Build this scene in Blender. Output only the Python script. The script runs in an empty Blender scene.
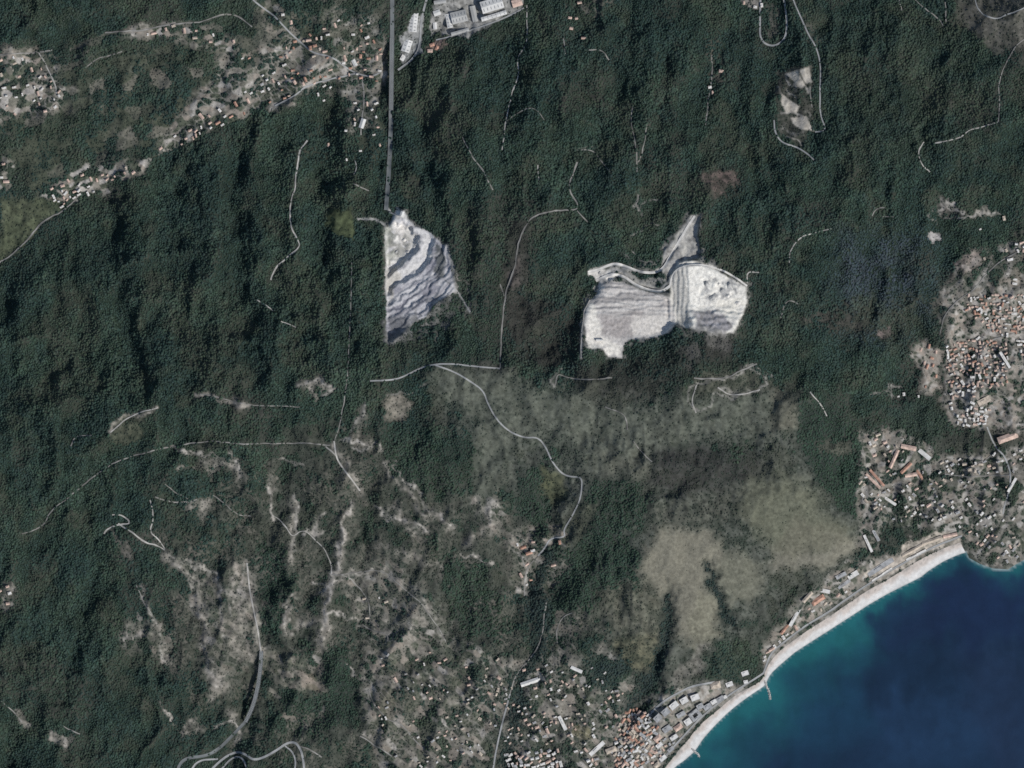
import bpy, math, random
import numpy as np

# ------------------------------------------------------------------ basics
S = 5.0                      # metres of ground per map unit (one map unit = one pixel of the survey picture)
H = 25000.0                  # flying height of the camera
rng = np.random.RandomState(7)
R = random.Random(11)
scene = bpy.context.scene
col = scene.collection

def tag(o, label=None, cat=None, group=None, kind=None):
    if label: o['label'] = label
    if cat: o['category'] = cat
    if group: o['group'] = group
    if kind: o['kind'] = kind
    return o

# ------------------------------------------------------------------ noise on numpy arrays
_tab = [np.random.RandomState(100 + i).rand(256, 256) for i in range(12)]
def vnoise(x, y, seed=0):
    t = _tab[seed % 12]
    xi = np.floor(x).astype(int); yi = np.floor(y).astype(int)
    fx = x - xi; fy = y - yi
    fx = fx * fx * fx * (fx * (fx * 6 - 15) + 10); fy = fy * fy * fy * (fy * (fy * 6 - 15) + 10)
    a = t[yi % 256, xi % 256]; b = t[yi % 256, (xi + 1) % 256]
    c = t[(yi + 1) % 256, xi % 256]; d = t[(yi + 1) % 256, (xi + 1) % 256]
    return (a * (1 - fx) + b * fx) * (1 - fy) + (c * (1 - fx) + d * fx) * fy
def fbm(x, y, scale, octv=4, seed=0, gain=0.5):
    s = 0; a = 1; n = 0; f = 1.0 / scale
    for i in range(octv):
        # rotated lattices hide the grid
        ca, sa = math.cos(0.6 * i + seed), math.sin(0.6 * i + seed)
        s = s + a * vnoise((x * ca - y * sa) * f + 17.3 * i, (x * sa + y * ca) * f + 9.1 * i, seed + i); n += a
        a *= gain; f *= 2.03
    return s / n
def sstep(a, b, x):
    t = np.clip((x - a) / (b - a), 0, 1)
    return t * t * (3 - 2 * t)

# ------------------------------------------------------------------ map grid (1 unit), with a margin round the frame
X0, Y0, NX, NY = -64, -64, 1153, 897
gx, gy = np.meshgrid(np.arange(NX) + X0, np.arange(NY) + Y0)
gx = gx.astype(np.float64); gy = gy.astype(np.float64)

def sample(F, x, y):
    mirror = lambda t, n: n - np.abs(np.mod(t, 2 * n) - n)
    u = np.clip(mirror(np.asarray(x, float) - X0, NX - 1.0), 0, NX - 1.001); v = np.clip(mirror(np.asarray(y, float) - Y0, NY - 1.0), 0, NY - 1.001)
    i = u.astype(int); j = v.astype(int); a = u - i; b = v - j
    if F.ndim == 3:
        a = a[..., None]; b = b[..., None]
    return (F[j, i] * (1 - a) + F[j, i + 1] * a) * (1 - b) + (F[j + 1, i] * (1 - a) + F[j + 1, i + 1] * a) * b

def seg_dist(px, py, pts, closed=False):
    pts = list(pts)
    if closed: pts = pts + [pts[0]]
    best = np.full(px.shape, 1e18)
    for (ax, ay), (bx, by) in zip(pts[:-1], pts[1:]):
        dx, dy = bx - ax, by - ay
        L = dx * dx + dy * dy + 1e-9
        t = np.clip(((px - ax) * dx + (py - ay) * dy) / L, 0, 1)
        best = np.minimum(best, (px - ax - t * dx) ** 2 + (py - ay - t * dy) ** 2)
    return np.sqrt(best)
def inside(px, py, pts):
    c = np.zeros(px.shape, bool)
    n = len(pts); j = n - 1
    for i in range(n):
        xi, yi = pts[i]; xj, yj = pts[j]
        if yi != yj:
            c ^= ((yi > py) != (yj > py)) & (px < (xj - xi) * (py - yi) / (yj - yi) + xi)
        j = i
    return c
# edges of land cover wander: the map is looked up through a gentle warp
WX = gx + (fbm(gx, gy, 14, 3, 1) - .5) * 14 + (fbm(gx, gy, 5, 2, 8) - .5) * 5
WY = gy + (fbm(gx, gy, 14, 3, 4) - .5) * 14 + (fbm(gx, gy, 5, 2, 2) - .5) * 5
def area(pts, soft=4.0, warp=True):
    """0..1 mask of a polygon on the map grid with an edge of width soft."""
    xs = [p[0] for p in pts]; ys = [p[1] for p in pts]
    m = soft + 18
    i0, i1 = int(max(0, min(xs) - m - X0)), int(min(NX, max(xs) + m - X0))
    j0, j1 = int(max(0, min(ys) - m - Y0)), int(min(NY, max(ys) + m - Y0))
    out = np.zeros((NY, NX))
    if i1 <= i0 or j1 <= j0: return out
    k = float(warp)
    q = (slice(j0, j1), slice(i0, i1)); px = gx[q] + (WX[q] - gx[q]) * k; py = gy[q] + (WY[q] - gy[q]) * k
    d = seg_dist(px, py, pts, True); d = np.where(inside(px, py, pts), d, -d)
    out[j0:j1, i0:i1] = sstep(-soft / 2, soft / 2, d)
    return out
def streak(pts, w, warp=True):
    xs = [p[0] for p in pts]; ys = [p[1] for p in pts]; m = w * 3 + 14
    i0, i1 = int(max(0, min(xs) - m - X0)), int(min(NX, max(xs) + m - X0))
    j0, j1 = int(max(0, min(ys) - m - Y0)), int(min(NY, max(ys) + m - Y0))
    out = np.zeros((NY, NX))
    px = (WX if warp else gx)[j0:j1, i0:i1]; py = (WY if warp else gy)[j0:j1, i0:i1]
    out[j0:j1, i0:i1] = np.exp(-(seg_dist(px, py, pts) / w) ** 2)
    return out

# ------------------------------------------------------------------ coast
COAST = [(560, 960), (640, 810), (672, 768), (684, 759), (692, 752), (697, 746), (702, 738), (712, 727), (727, 712), (742, 700), (757, 690),
         (765, 685), (768, 677), (773, 670), (793, 652), (818, 636), (843, 620), (868, 603.5), (888, 592), (908, 582), (920, 576), (928, 569.5),
         (943, 560), (958, 553.5), (966, 551), (969, 558), (980, 564), (993, 568.5), (1008, 569.5), (1015, 565), (1024, 560), (1060, 552), (1300, 540)]
LAND = COAST + [(1300, -300), (-300, -300), (-300, 960)]
BEACH_IN = [(655, 768), (665, 768), (675, 755), (682.5, 745), (689, 740), (693, 732), (704, 721), (717, 711), (729, 700), (740, 692), (753, 686), (763, 680),
            (765, 672), (767, 667), (773, 657), (787, 645), (808, 630), (829, 617), (847.5, 604), (868, 590), (889, 579), (906, 568), (922, 558.5),
            (939, 550), (952, 545), (962, 542)]
dc = seg_dist(gx, gy, COAST)
dc = np.where(inside(gx, gy, LAND), dc, -dc)          # + on land, - at sea (map units)

# ------------------------------------------------------------------ relief
CTRL = [  # ridges and valley floors: (x, y, metres)
 [(-64, 290, 38), (0, 263, 45), (38, 228, 50), (65, 211, 52), (85, 194, 54), (140, 168, 58), (190, 135, 62), (250, 118, 66), (305, 89, 70), (350, 78, 72), (395, 72, 86),
  (420, 52, 80), (480, 30, 85), (520, 12, 90), (560, -20, 95), (640, -64, 110)],
 [(-64, 478, 200), (0, 482, 205), (45, 465, 235), (110, 430, 268), (157, 408, 285), (250, 403, 300), (330, 388, 312), (390, 377, 322), (440, 362, 330), (500, 368, 325),
  (560, 374, 318), (600, 386, 330), (660, 392, 342), (730, 384, 330), (790, 398, 300)],
 [(745, 375, 325), (775, 350, 290), (820, 300, 262), (850, 220, 270), (870, 150, 292), (930, 150, 312), (998, 122, 330), (1005, 65, 322), (1024, 30, 312), (1088, -30, 300)],
 [(-64, 40, 120), (0, 25, 150), (60, 0, 170), (200, -30, 190), (300, -30, 150), (370, -40, 120)],
 [(0, 55, 120), (105, 32, 122), (190, 22, 125), (250, 30, 110)], [(0, 100, 85), (60, 95, 82), (200, 90, 85)],
 [(610, -20, 120), (618, 60, 145), (625, 120, 180), (610, 170, 205), (560, 200, 235)],
 [(440, 60, 110), (470, 130, 190), (480, 200, 235), (470, 270, 270), (475, 330, 300)],
 [(425, 110, 95), (430, 180, 150), (440, 225, 200)],
 [(560, 60, 170), (580, 130, 210)], [(690, 20, 165), (680, 100, 210), (670, 170, 235), (680, 215, 245)],
 [(735, 0, 125), (745, 80, 165), (740, 160, 200), (735, 220, 225)], [(800, 0, 175), (800, 100, 215), (800, 180, 235)],
 [(850, 0, 180), (860, 70, 240)], [(930, 0, 200), (940, 60, 260)],
 [(530, 230, 245), (512, 300, 275)], [(530, 352, 262), (548, 318, 222), (570, 285, 208), (600, 250, 212), (640, 230, 205)],
 [(545, 480, 200), (530, 540, 130), (522, 620, 70), (515, 690, 38), (503, 768, 14), (500, 832, 5)],
 [(480, 420, 290), (490, 480, 235), (480, 560, 175), (470, 640, 110), (480, 710, 50)],
 [(640, 460, 300), (655, 520, 262), (672, 560, 238), (690, 590, 190), (700, 640, 105), (690, 670, 50)],
 [(575, 500, 220), (600, 560, 170), (610, 620, 130), (590, 680, 80), (560, 740, 25)],
 [(668, 588, 170), (666, 622, 110), (650, 680, 55), (628, 715, 24), (612, 768, 8)],
 [(708, 570, 205), (725, 610, 140), (748, 645, 60)], [(780, 480, 262), (830, 535, 205), (800, 560, 150), (790, 590, 90)],
 [(735, 500, 270), (740, 560, 215)], [(870, 430, 95), (850, 480, 110), (868, 540, 40)], [(830, 400, 210), (840, 340, 230)],
 [(890, 330, 150), (870, 270, 190), (880, 210, 225)], [(930, 230, 210), (960, 290, 170), (985, 380, 120), (975, 440, 92)], [(1024, 300, 165), (1060, 420, 110)],
 [(905, 400, 100), (930, 440, 70), (960, 480, 40)], [(895, 455, 95), (885, 510, 62), (930, 505, 50)], [(980, 520, 24), (995, 545, 38), (1020, 540, 40)], [(1088, 520, 50)],
 [(290, 470, 205), (270, 540, 140), (257, 600, 104), (255, 660, 50), (245, 720, 32), (205, 800, 18)],
 [(160, 470, 240), (150, 530, 215), (130, 600, 170), (70, 690, 110), (0, 768, 60)], [(60, 540, 170), (20, 620, 120), (-64, 700, 60)],
 [(200, 540, 190), (215, 620, 150), (230, 680, 95)], [(345, 470, 250), (335, 560, 195), (322, 640, 115), (330, 720, 50), (370, 790, 22)],
 [(380, 540, 170), (375, 620, 95)], [(425, 520, 210), (435, 600, 150), (440, 670, 85), (420, 768, 25)], [(150, 768, 45), (180, 720, 60)], [(290, 745, 55), (240, 758, 40)],
]
def relief():
    step = 8
    nx, ny = (NX - 1) // step + 1, (NY - 1) // step + 1
    fixed = np.zeros((ny, nx), bool); acc = np.zeros((ny, nx)); cnt = np.zeros((ny, nx))
    for line in CTRL:
        for (ax, ay, ah), (bx, by, bh) in zip(line[:-1] or line, line[1:] or line):
            n = max(2, int(math.hypot(bx - ax, by - ay) / 3))
            for k in range(n + 1):
                t = k / n
                i = int(round((ax + (bx - ax) * t - X0) / step)); j = int(round((ay + (by - ay) * t - Y0) / step))
                if 0 <= i < nx and 0 <= j < ny:
                    acc[j, i] += ah + (bh - ah) * t; cnt[j, i] += 1
    fixed = cnt > 0
    z = np.where(fixed, acc / np.maximum(cnt, 1), 150.0)
    sea = dc[::step, ::step] < 0
    z[sea] = 0; fixed |= sea
    keep = z.copy()
    for it in range(1500):
        p = np.pad(z, 1, mode='edge')
        z = (p[:-2, 1:-1] + p[2:, 1:-1] + p[1:-1, :-2] + p[1:-1, 2:]) / 4
        z[fixed] = keep[fixed]
    for it in range(2):
        p = np.pad(z, 1, mode='edge')
        z = z * .4 + .15 * (p[:-2, 1:-1] + p[2:, 1:-1] + p[1:-1, :-2] + p[1:-1, 2:])
    # up to the fine grid (smooth interpolation)
    u = (gx - X0) / step; v = (gy - Y0) / step
    i = np.clip(u.astype(int), 0, nx - 2); j = np.clip(v.astype(int), 0, ny - 2)
    a = u - i; b = v - j
    out = (z[j, i] * (1 - a) + z[j, i + 1] * a) * (1 - b) + (z[j + 1, i] * (1 - a) + z[j + 1, i + 1] * a) * b
    k = 7
    for ax in (0, 1):
        ker = np.ones(k) / k
        for _ in range(2):
            out = np.apply_along_axis(lambda r: np.convolve(np.pad(r, k // 2, mode='edge'), ker, 'valid'), ax, out)
    return out
hgt = relief()
# spurs (+) and ravines (-) on the slopes: amplitude in metres, width in units
RIB = [
 (20, 12, [(20, 300), (40, 400), (60, 450)]), (-16, 9, [(48, 240), (58, 320), (85, 420)]), (18, 12, [(80, 215), (92, 300), (115, 415)]), (-18, 9, [(112, 190), (118, 290), (140, 390)]),
 (26, 13, [(138, 185), (140, 260), (160, 390)]), (-22, 11, [(166, 160), (168, 250), (190, 380)]), (24, 12, [(206, 135), (208, 240), (225, 385)]), (-20, 10, [(232, 130), (232, 250), (250, 380)]),
 (16, 10, [(258, 125), (255, 240), (275, 380)]), (-14, 9, [(275, 115), (278, 230), (300, 370)]), (20, 11, [(300, 135), (297, 230), (330, 370)]), (-22, 11, [(325, 110), (318, 240), (345, 350)]),
 (16, 10, [(350, 130), (345, 230), (370, 350)]), (-18, 8, [(384, 60), (384, 120), (375, 200), (370, 300)]),
 (-16, 10, [(412, 90), (425, 160), (440, 215)]), (18, 12, [(475, 60), (478, 150), (490, 260)]), (-14, 9, [(505, 50), (500, 150), (505, 230)]), (16, 11, [(535, 40), (540, 120), (545, 200)]),
 (-20, 14, [(620, 20), (612, 90), (580, 190)]), (15, 10, [(655, 30), (645, 100), (630, 180)]), (-12, 8, [(665, 60), (660, 160)]), (14, 12, [(720, 60), (715, 130), (705, 190)]),
 (-14, 10, [(770, 150), (765, 260), (755, 340)]), (12, 10, [(800, 190), (790, 290)]), (-14, 12, [(860, 250), (830, 300)]), (14, 14, [(900, 30), (905, 110)]),
 (-15, 10, [(520, 310), (545, 350)]), (-24, 13, [(585, 290), (560, 340), (530, 366)]), (-10, 7, [(470, 240), (460, 330)]),
 (-12, 6, [(708, 560), (715, 590), (735, 625)]), (-14, 7, [(668, 590), (666, 630), (650, 680), (628, 715)]), (-12, 8, [(640, 450), (700, 450), (760, 440)]), (-12, 8, [(800, 580), (770, 600)]),
 (-12, 7, [(560, 490), (545, 510), (525, 545)]), (-12, 8, [(80, 480), (100, 560), (85, 620), (60, 700)]), (12, 8, [(170, 555), (200, 600), (212, 660)]), (-10, 7, [(190, 590), (205, 650)]),
 (10, 7, [(222, 580), (226, 640)]), (12, 8, [(345, 515), (335, 570), (322, 640)]), (-14, 9, [(300, 560), (300, 640)]), (10, 8, [(290, 520), (288, 640)]), (-12, 9, [(365, 520), (360, 620), (350, 690)]),
 (10, 8, [(385, 465), (425, 515), (450, 560)]), (-10, 9, [(460, 580), (480, 640)]), (-14, 10, [(870, 450), (862, 520), (850, 560)]), (10, 9, [(230, 480), (260, 470)]), (-9, 8, [(420, 440), (400, 470)]),
 (-11, 6, [(252, 664), (250, 692), (243, 716)]), (-12, 6, [(1008, 500), (1000, 520), (975, 548)]),
]
for amp, w, pts in RIB: hgt += amp * streak(pts, w) * (1.5 if pts[0][1] > 430 else 1.0)
land_w = sstep(6, 60, dc)
rg = 1 - np.abs(2 * fbm(gx * 1.25, gy * .8, 46, 4, 3) - 1)
sgain = 1 + .35 * sstep(400, 480, gy)
wgx = gx + (fbm(gx, gy, 60, 3, 5) - .5) * 60; wgy = gy + (fbm(gx, gy, 60, 3, 9) - .5) * 60
rg2 = 1 - np.abs(2 * fbm(wgx * 1.1, wgy * .85, 88, 3, 1) - 1)
SMOOTH = 1 - .75 * area([(640, 515), (720, 520), (760, 480), (862, 500), (864, 560), (770, 600), (735, 645), (690, 665), (640, 600)], 40)
land_w = land_w * SMOOTH
hgt += land_w * ((rg2 - .7) * 84)
hgt += land_w * ((rg - .7) * 46 * sgain + (fbm(gx, gy, 16, 3, 6) - .5) * 12 + (fbm(gx, gy, 6, 2, 9) - .5) * 5)
hgt = np.where(dc > 0, np.minimum(hgt, 2.5 + dc * 2.2) * sstep(0, 40, dc) + np.minimum(dc, 24) * .34, dc * .5)
hgt = np.where(dc > 0, np.maximum(hgt, np.minimum(dc, 24) * .3), hgt)

# ---------------------------------------------------------------- the quarries: benches cut into the hill
Q_WEST = [(385.5, 305), (385.5, 232), (391, 222), (396, 211), (404, 210), (408, 218), (415, 227), (426, 230), (433, 235), (441, 243), (447, 246), (451, 262), (455, 291),
          (447, 297), (436, 303), (425, 318), (414, 322), (400, 334), (388, 341), (385.5, 330)]
Q_MID = [(600, 287), (612, 281), (625, 283), (640, 290), (655, 294), (667, 296), (676, 302), (677, 322), (668, 334), (650, 339), (632, 338), (624, 343), (622, 359), (608, 358), (603, 350), (592, 347), (586, 340),
         (584, 315), (590, 302), (598, 293)]
Q_EAST = [(677, 262), (692, 261), (712, 266), (730, 279), (746, 287), (748, 303), (742, 318), (734, 334), (722, 334), (700, 331), (684, 328), (676, 322), (671, 300), (670, 278)]
Q_SPUR = [(662, 267), (664, 250), (674, 240), (682, 226), (692, 214), (699, 217), (699, 240), (700, 258), (680, 262), (668, 278)]
mW = area(Q_WEST, 3, .22) * sstep(384.4, 386, gx + (fbm(gx, gy, 7, 2, 5) - .5) * 4); mM = area(Q_MID, 3.5, .25); mE = area(Q_EAST, 4, .3); mS = area(Q_SPUR, 3, .3)
wob = (fbm(gx, gy, 12, 3, 5) - .5)
def terraces(d, edges, along=None, rough=.0):
    """height profile: list of (distance at which a bench face starts, its width, its rise)"""
    z = np.zeros_like(d)
    for i, (e, w, r) in enumerate(edges):
        k, sh = 1, 0
        if along is not None:                      # bench faces vary in height along their length and wander
            sh = (fbm(along * .8, d * .35 + 53 * i, 9, 3, i + 2) - .5) * 7 * rough; k = 1 + rough * (fbm(along, d * .2 + 37 * i, 14, 2, i) - .5) * .25
        z += r * k * np.clip((d - e + sh) / w, 0, 1)
    return z
ax_, ay_ = (gx - 400), (gy - 243)
qa = ax_ * .6 + ay_ * .8; qb = ax_ * .8 - ay_ * .6
dq = np.where(qb < 0, qa, np.hypot(qa, np.maximum(qb, 0)))
tq = np.where(qb < 0, qb, np.arctan2(np.maximum(qb, 0), qa) * 40)
dq = dq + wob * 6 + (fbm(dq / 1.0, tq * .5, 6, 3, 2) - .5) * 7
bench_noise = fbm(dq * 1.4, tq * .16, 3.0, 4, 3); band_mid = fbm(gx * .10, gy * 1.5 + gx * .08, 3.0, 4, 6)
zw = 188 - .9 * np.maximum(dq - 21, 0) + terraces(dq, [(15, 4, 34), (31, 4, 32), (39, 1.6, 10), (43.5, 1.8, 14), (49, 1.6, 11), (54, 2, 15), (59.5, 1.6, 11), (65, 2, 14), (70, 1.6, 11), (76, 2, 14), (82, 1.6, 12), (88, 1.8, 10)], tq, .75) \
    + (fbm(gx, gy, 5, 2, 3) - .5) * 16 * sstep(15, 8, dq) + (fbm(gx, gy, 3, 2, 5) - .5) * 2.5
# the eastern haul road bench and the wall above it
hW = area(Q_WEST, 6, False); hM = area(Q_MID, 11, False); hE = area(Q_EAST, 8, False)
hgt = hgt * (1 - hW) + zw * hW
zm = 246 + terraces(gy + wob * 6 + (gx - 630) * -.06, [(285, 1.2, 9), (289.5, 1.1, 8), (294, 1.1, 7), (298.5, 1.1, 8), (303.5, 1.1, 7), (308.5, 1.1, 7), (313.5, 1.1, 5), (330, 20, 6)], gx * .6, .45) - .45 * np.clip(gy - 285, 0, 32) + (fbm(gx, gy, 6, 2, 2) - .5) * 2.5 + (fbm(gx * .5, gy, 2.5, 2, 2) - .5) * 1.5
hgt = hgt * (1 - hM) + zm * hM
ze = 291 + terraces(-(gx + wob * 4), [(-674, 1.2, -11), (-678.5, 1.1, -9), (-683, 1.1, -7), (-688, 1.1, -6), (-668, 1.2, -12)]) \
    + terraces(gy + wob * 8 - (gx - 710) * .05, [(307, 2, 6), (312, 2.4, 12), (317.5, 2.4, 11), (323, 2.4, 10), (329, 2, 5)], gx * 1.3, .7) * sstep(682, 694, gx) + (fbm(gx, gy, 4, 2, 7) - .5) * 4 * area([(700, 278), (740, 280), (745, 305), (700, 306)], 6)
hgt = hgt * (1 - hE) + ze * hE
hgt -= 13 * streak([(667, 280), (668, 274), (673, 267), (684, 264), (700, 263), (722, 271)], 1.5, False)
hgt = hgt * (1 - mS) + (246 + (fbm(gx, gy, 6, 3, 4) - .5) * 16) * mS
hgt -= 13 * streak([(655, 275), (662, 266), (668, 258), (676, 247)], 1.6, False) + 14 * streak([(608, 279), (622, 274), (634, 283), (650, 289), (668, 291)], 1.5, False) + 10 * streak([(622, 265), (640, 270), (660, 271)], 1.4, False) + 9 * streak([(667, 300), (668, 318)], 1.6, False)
hgt += (fbm(gx, gy, 3.2, 2, 8) - .5) * 3 * np.clip(hE + hM, 0, 1) * .8 + (fbm(gx, gy, 4, 2, 1) - .5) * 11 * area([(700, 276), (738, 280), (744, 300), (700, 302)], 6)
# cuttings and road beds
hgt += 0
def z_at(x, y): return sample(hgt, x, y)
def P(x, y, dz=0.0):
    """map position -> world position on the ground (true ground position of that map point as surveyed from the camera height)."""
    z = z_at(x, y) + dz
    f = S * (1 - z / H)
    return np.stack([(np.asarray(x, float) - 512) * f, (384 - np.asarray(y, float)) * f, z], -1)

# ------------------------------------------------------------------ land cover
C = np.zeros((NY, NX, 3)); dens = np.ones((NY, NX))
n1 = fbm(gx, gy, 60, 4, 2); n2 = fbm(gx, gy, 9, 3, 5); n3 = fbm(gx, gy, 3.2, 2, 1)
MOT = sstep(.38, .62, n2 * .55 + n3 * .45)
def box_of(m):
    r = np.flatnonzero(m.any(1)); c = np.flatnonzero(m.any(0))
    return (slice(r[0], r[-1] + 1), slice(c[0], c[-1] + 1)) if len(r) and len(c) else None
def lerp(m, c, d=None, var=.0):
    q = box_of(m)
    if q is None: return
    k = m[q][..., None]
    cc = np.array(c)[None, None, :] * (1 + var * (n3[q][..., None] - .5) * 2)
    C[q] = C[q] * (1 - k) + cc * k
    if d is not None: dens[q] = dens[q] * (1 - m[q]) + d * m[q]
C[:] = (.019, .030, .022)
F_TINT = np.ones((NY, NX, 3)) * np.array([.030, .051, .039])      # colour of the leaves that stand there, one slope tinted with painted haze
def tint(m, c):
    q = box_of(m)
    if q is None: return
    F_TINT[q] = F_TINT[q] * (1 - m[q][..., None]) + np.array(c) * m[q][..., None]
tint(sstep(.48, .72, n1), (.037, .059, .043))
tint(sstep(.52, .32, n1), (.024, .043, .036))
tint(area([(840, 230), (930, 235), (950, 290), (930, 320), (890, 345), (845, 330), (835, 280)], 40), (.040, .055, .062))  # bluish haze over this slope, painted into the leaf tint
tint(area([(820, 30), (960, 30), (980, 90), (940, 160), (850, 150), (815, 90)], 50), (.034, .049, .036))
SCRUB = (.060, .064, .050); GRASS = (.135, .130, .090); PALE = (.200, .185, .160); EARTH = (.105, .098, .082); ROCK = (.46, .45, .43); DARK = (.028, .030, .028)
_pc = {}
def parcels(size, seed, stretch=1.0, rot=0.0):
    if (size, seed, stretch, rot) in _pc: return _pc[(size, seed, stretch, rot)]
    ca, sa = math.cos(rot), math.sin(rot)
    wx = gx + (fbm(gx, gy, 18, 2, seed) - .5) * 12; wy = gy + (fbm(gx, gy, 18, 2, seed + 3) - .5) * 12
    u = (wx * ca - wy * sa) / (size * stretch); v = (wx * sa + wy * ca) / size
    iu = np.floor(u).astype(int); iv = np.floor(v).astype(int)
    f1 = np.full(u.shape, 9.); f2 = np.full(u.shape, 9.); r = np.zeros(u.shape)
    for du in (-1, 0, 1):
        for dv in (-1, 0, 1):
            cu, cv = iu + du, iv + dv
            px = cu + .1 + .8 * _tab[seed % 12][cv % 256, cu % 256]; py = cv + .1 + .8 * _tab[(seed + 1) % 12][cv % 256, cu % 256]
            d = (u - px) ** 2 + (v - py) ** 2
            better = d < f1
            f2 = np.where(better, f1, np.minimum(f2, d)); r = np.where(better, _tab[(seed + 2) % 12][cv % 256, cu % 256], r); f1 = np.where(better, d, f1)
    _pc[(size, seed, stretch, rot)] = (r, (np.sqrt(f2) - np.sqrt(f1)) * size)
    return _pc[(size, seed, stretch, rot)]
PTONE = np.array([(.030, .040, .034), (.044, .056, .043), (.072, .082, .060), (.125, .122, .102), (.200, .186, .160), (.245, .215, .182), (.350, .330, .300)])
PDENS = np.array([.95, .75, .35, .15, .05, .04, .02])
def parcel_land(mask, size, seed, weights, stretch=1.0, rot=0.0, lane=.5):
    """a patchwork of gardens, yards, terraces and thickets with pale lanes between some of them"""
    q = box_of(mask)
    if q is None: return
    r, e = parcels(size, seed, stretch, rot); r = r[q]; e = e[q]; m = mask[q]
    k = np.searchsorted(np.cumsum(weights) / np.sum(weights), r).clip(0, 6)
    tone = PTONE[k] * (.75 + .5 * n3[q])[..., None]; dd = PDENS[k]
    ln = sstep(.9, .3, e) * lane * sstep(.42, .56, fbm(gx[q], gy[q], 30, 2, seed + 4))
    tone = tone * (1 - ln[..., None]) + np.array([.27, .255, .225]) * ln[..., None]; dd = dd * (1 - ln)
    C[q] = C[q] * (1 - m[..., None]) + tone * m[..., None]; dens[q] = dens[q] * (1 - m) + dd * m
blur = hgt.copy()
for ax in (0, 1):
    blur = np.apply_along_axis(lambda q: np.convolve(np.pad(q, 10, mode='edge'), np.ones(21) / 21, 'valid'), ax, blur)
convex = hgt - blur                                   # dry spurs carry thinner, greyer wood than the gullies
dry = sstep(3, 12, convex) * sstep(.40, .60, n1 * .5 + n2 * .5)
lerp(dry * .55, (.058, .060, .048), .72); tint(dry * .7, (.042, .060, .042)); tint(sstep(-2, -10, convex) * .6, (.022, .037, .031))
for sc, th, seed, st in ((75, .57, 3, .75), (34, .62, 9, .6)):
    mm_ = sstep(th, th + .09, fbm(gx, gy, sc, 4, seed)) * st * (1 - area([(0, 250), (380, 110), (384, 370), (0, 420)], 60) * .75)
    lerp(mm_ * .6, (.056, .054, .048), .62, .4); tint(mm_ * .7, (.036, .049, .036))
# south-facing slopes: scrub under looser trees
south = sstep(395, 470, gy + (n1 - .5) * 90) * sstep(120, 300, gx + (n1 - .5) * 140)
lerp(south * .7 * sstep(.36, .6, n2), (.056, .061, .050), .45)
tint(south * .6, (.037, .056, .039))
lerp(area([(0, 60), (60, 70), (120, 40), (230, 30), (300, 10), (380, 30), (385, 75), (300, 85), (180, 130), (60, 195), (0, 255)], 22) * .8 * sstep(.35, .62, n2), (.058, .064, .045), .6)
lerp(area([(330, 90), (380, 85), (384, 200), (350, 200), (320, 170), (300, 150)], 18) * .5 * sstep(.4, .6, n2), (.055, .058, .044), .6)
PATCH_HOOK = 0
def patch(pts, c, soft, strength, d, mott=0.0, var=.5, warp=True):
    m = area(pts, soft, warp) * strength
    if mott: m = m * (1 - mott + mott * MOT)
    lerp(m, c, d, var)
def band(pts, w, c, strength, d, mott=.0, var=.5):
    m = streak(pts, w) * strength
    if mott: m = m * (1 - mott + mott * MOT)
    lerp(np.clip(m, 0, 1), c, d, var)
patch([(430, 372), (800, 395), (862, 520), (855, 558), (790, 590), (740, 655), (690, 690), (610, 640), (560, 560), (500, 470), (440, 420)], (.078, .084, .071), 46, .8, .24, .5)
patch([(160, 540), (330, 440), (480, 470), (520, 640), (480, 768), (300, 768), (190, 700)], (.062, .066, .054), 60, .65, .36, .55)
for q, soft, st in [([(505, 300), (555, 300), (585, 318), (584, 350), (556, 368), (515, 366)], 16, .8), ([(560, 362), (625, 362), (690, 340), (735, 340), (740, 362), (690, 372), (640, 402), (585, 402)], 14, .7), ([(505, 225), (530, 215), (525, 300), (503, 330)], 14, .6), ([(700, 160), (745, 165), (740, 200), (705, 200)], 14, .5), ([(820, 310), (870, 300), (880, 330), (830, 340)], 16, .5)]:
    m_ = area(q, soft) * st; lerp(m_ * .8, (.040, .038, .034), .55, .4); tint(m_, (.030, .037, .031))
hv = fbm(gx, gy, 27, 4, 10); tint(sstep(.53, .68, hv) * .65, (.043, .056, .039)); tint(sstep(.44, .32, hv) * .6, (.023, .042, .036))
lerp(sstep(.60, .70, hv) * .5 * sstep(120, 300, gy + gx * .3), (.058, .062, .048), .6)
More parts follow.
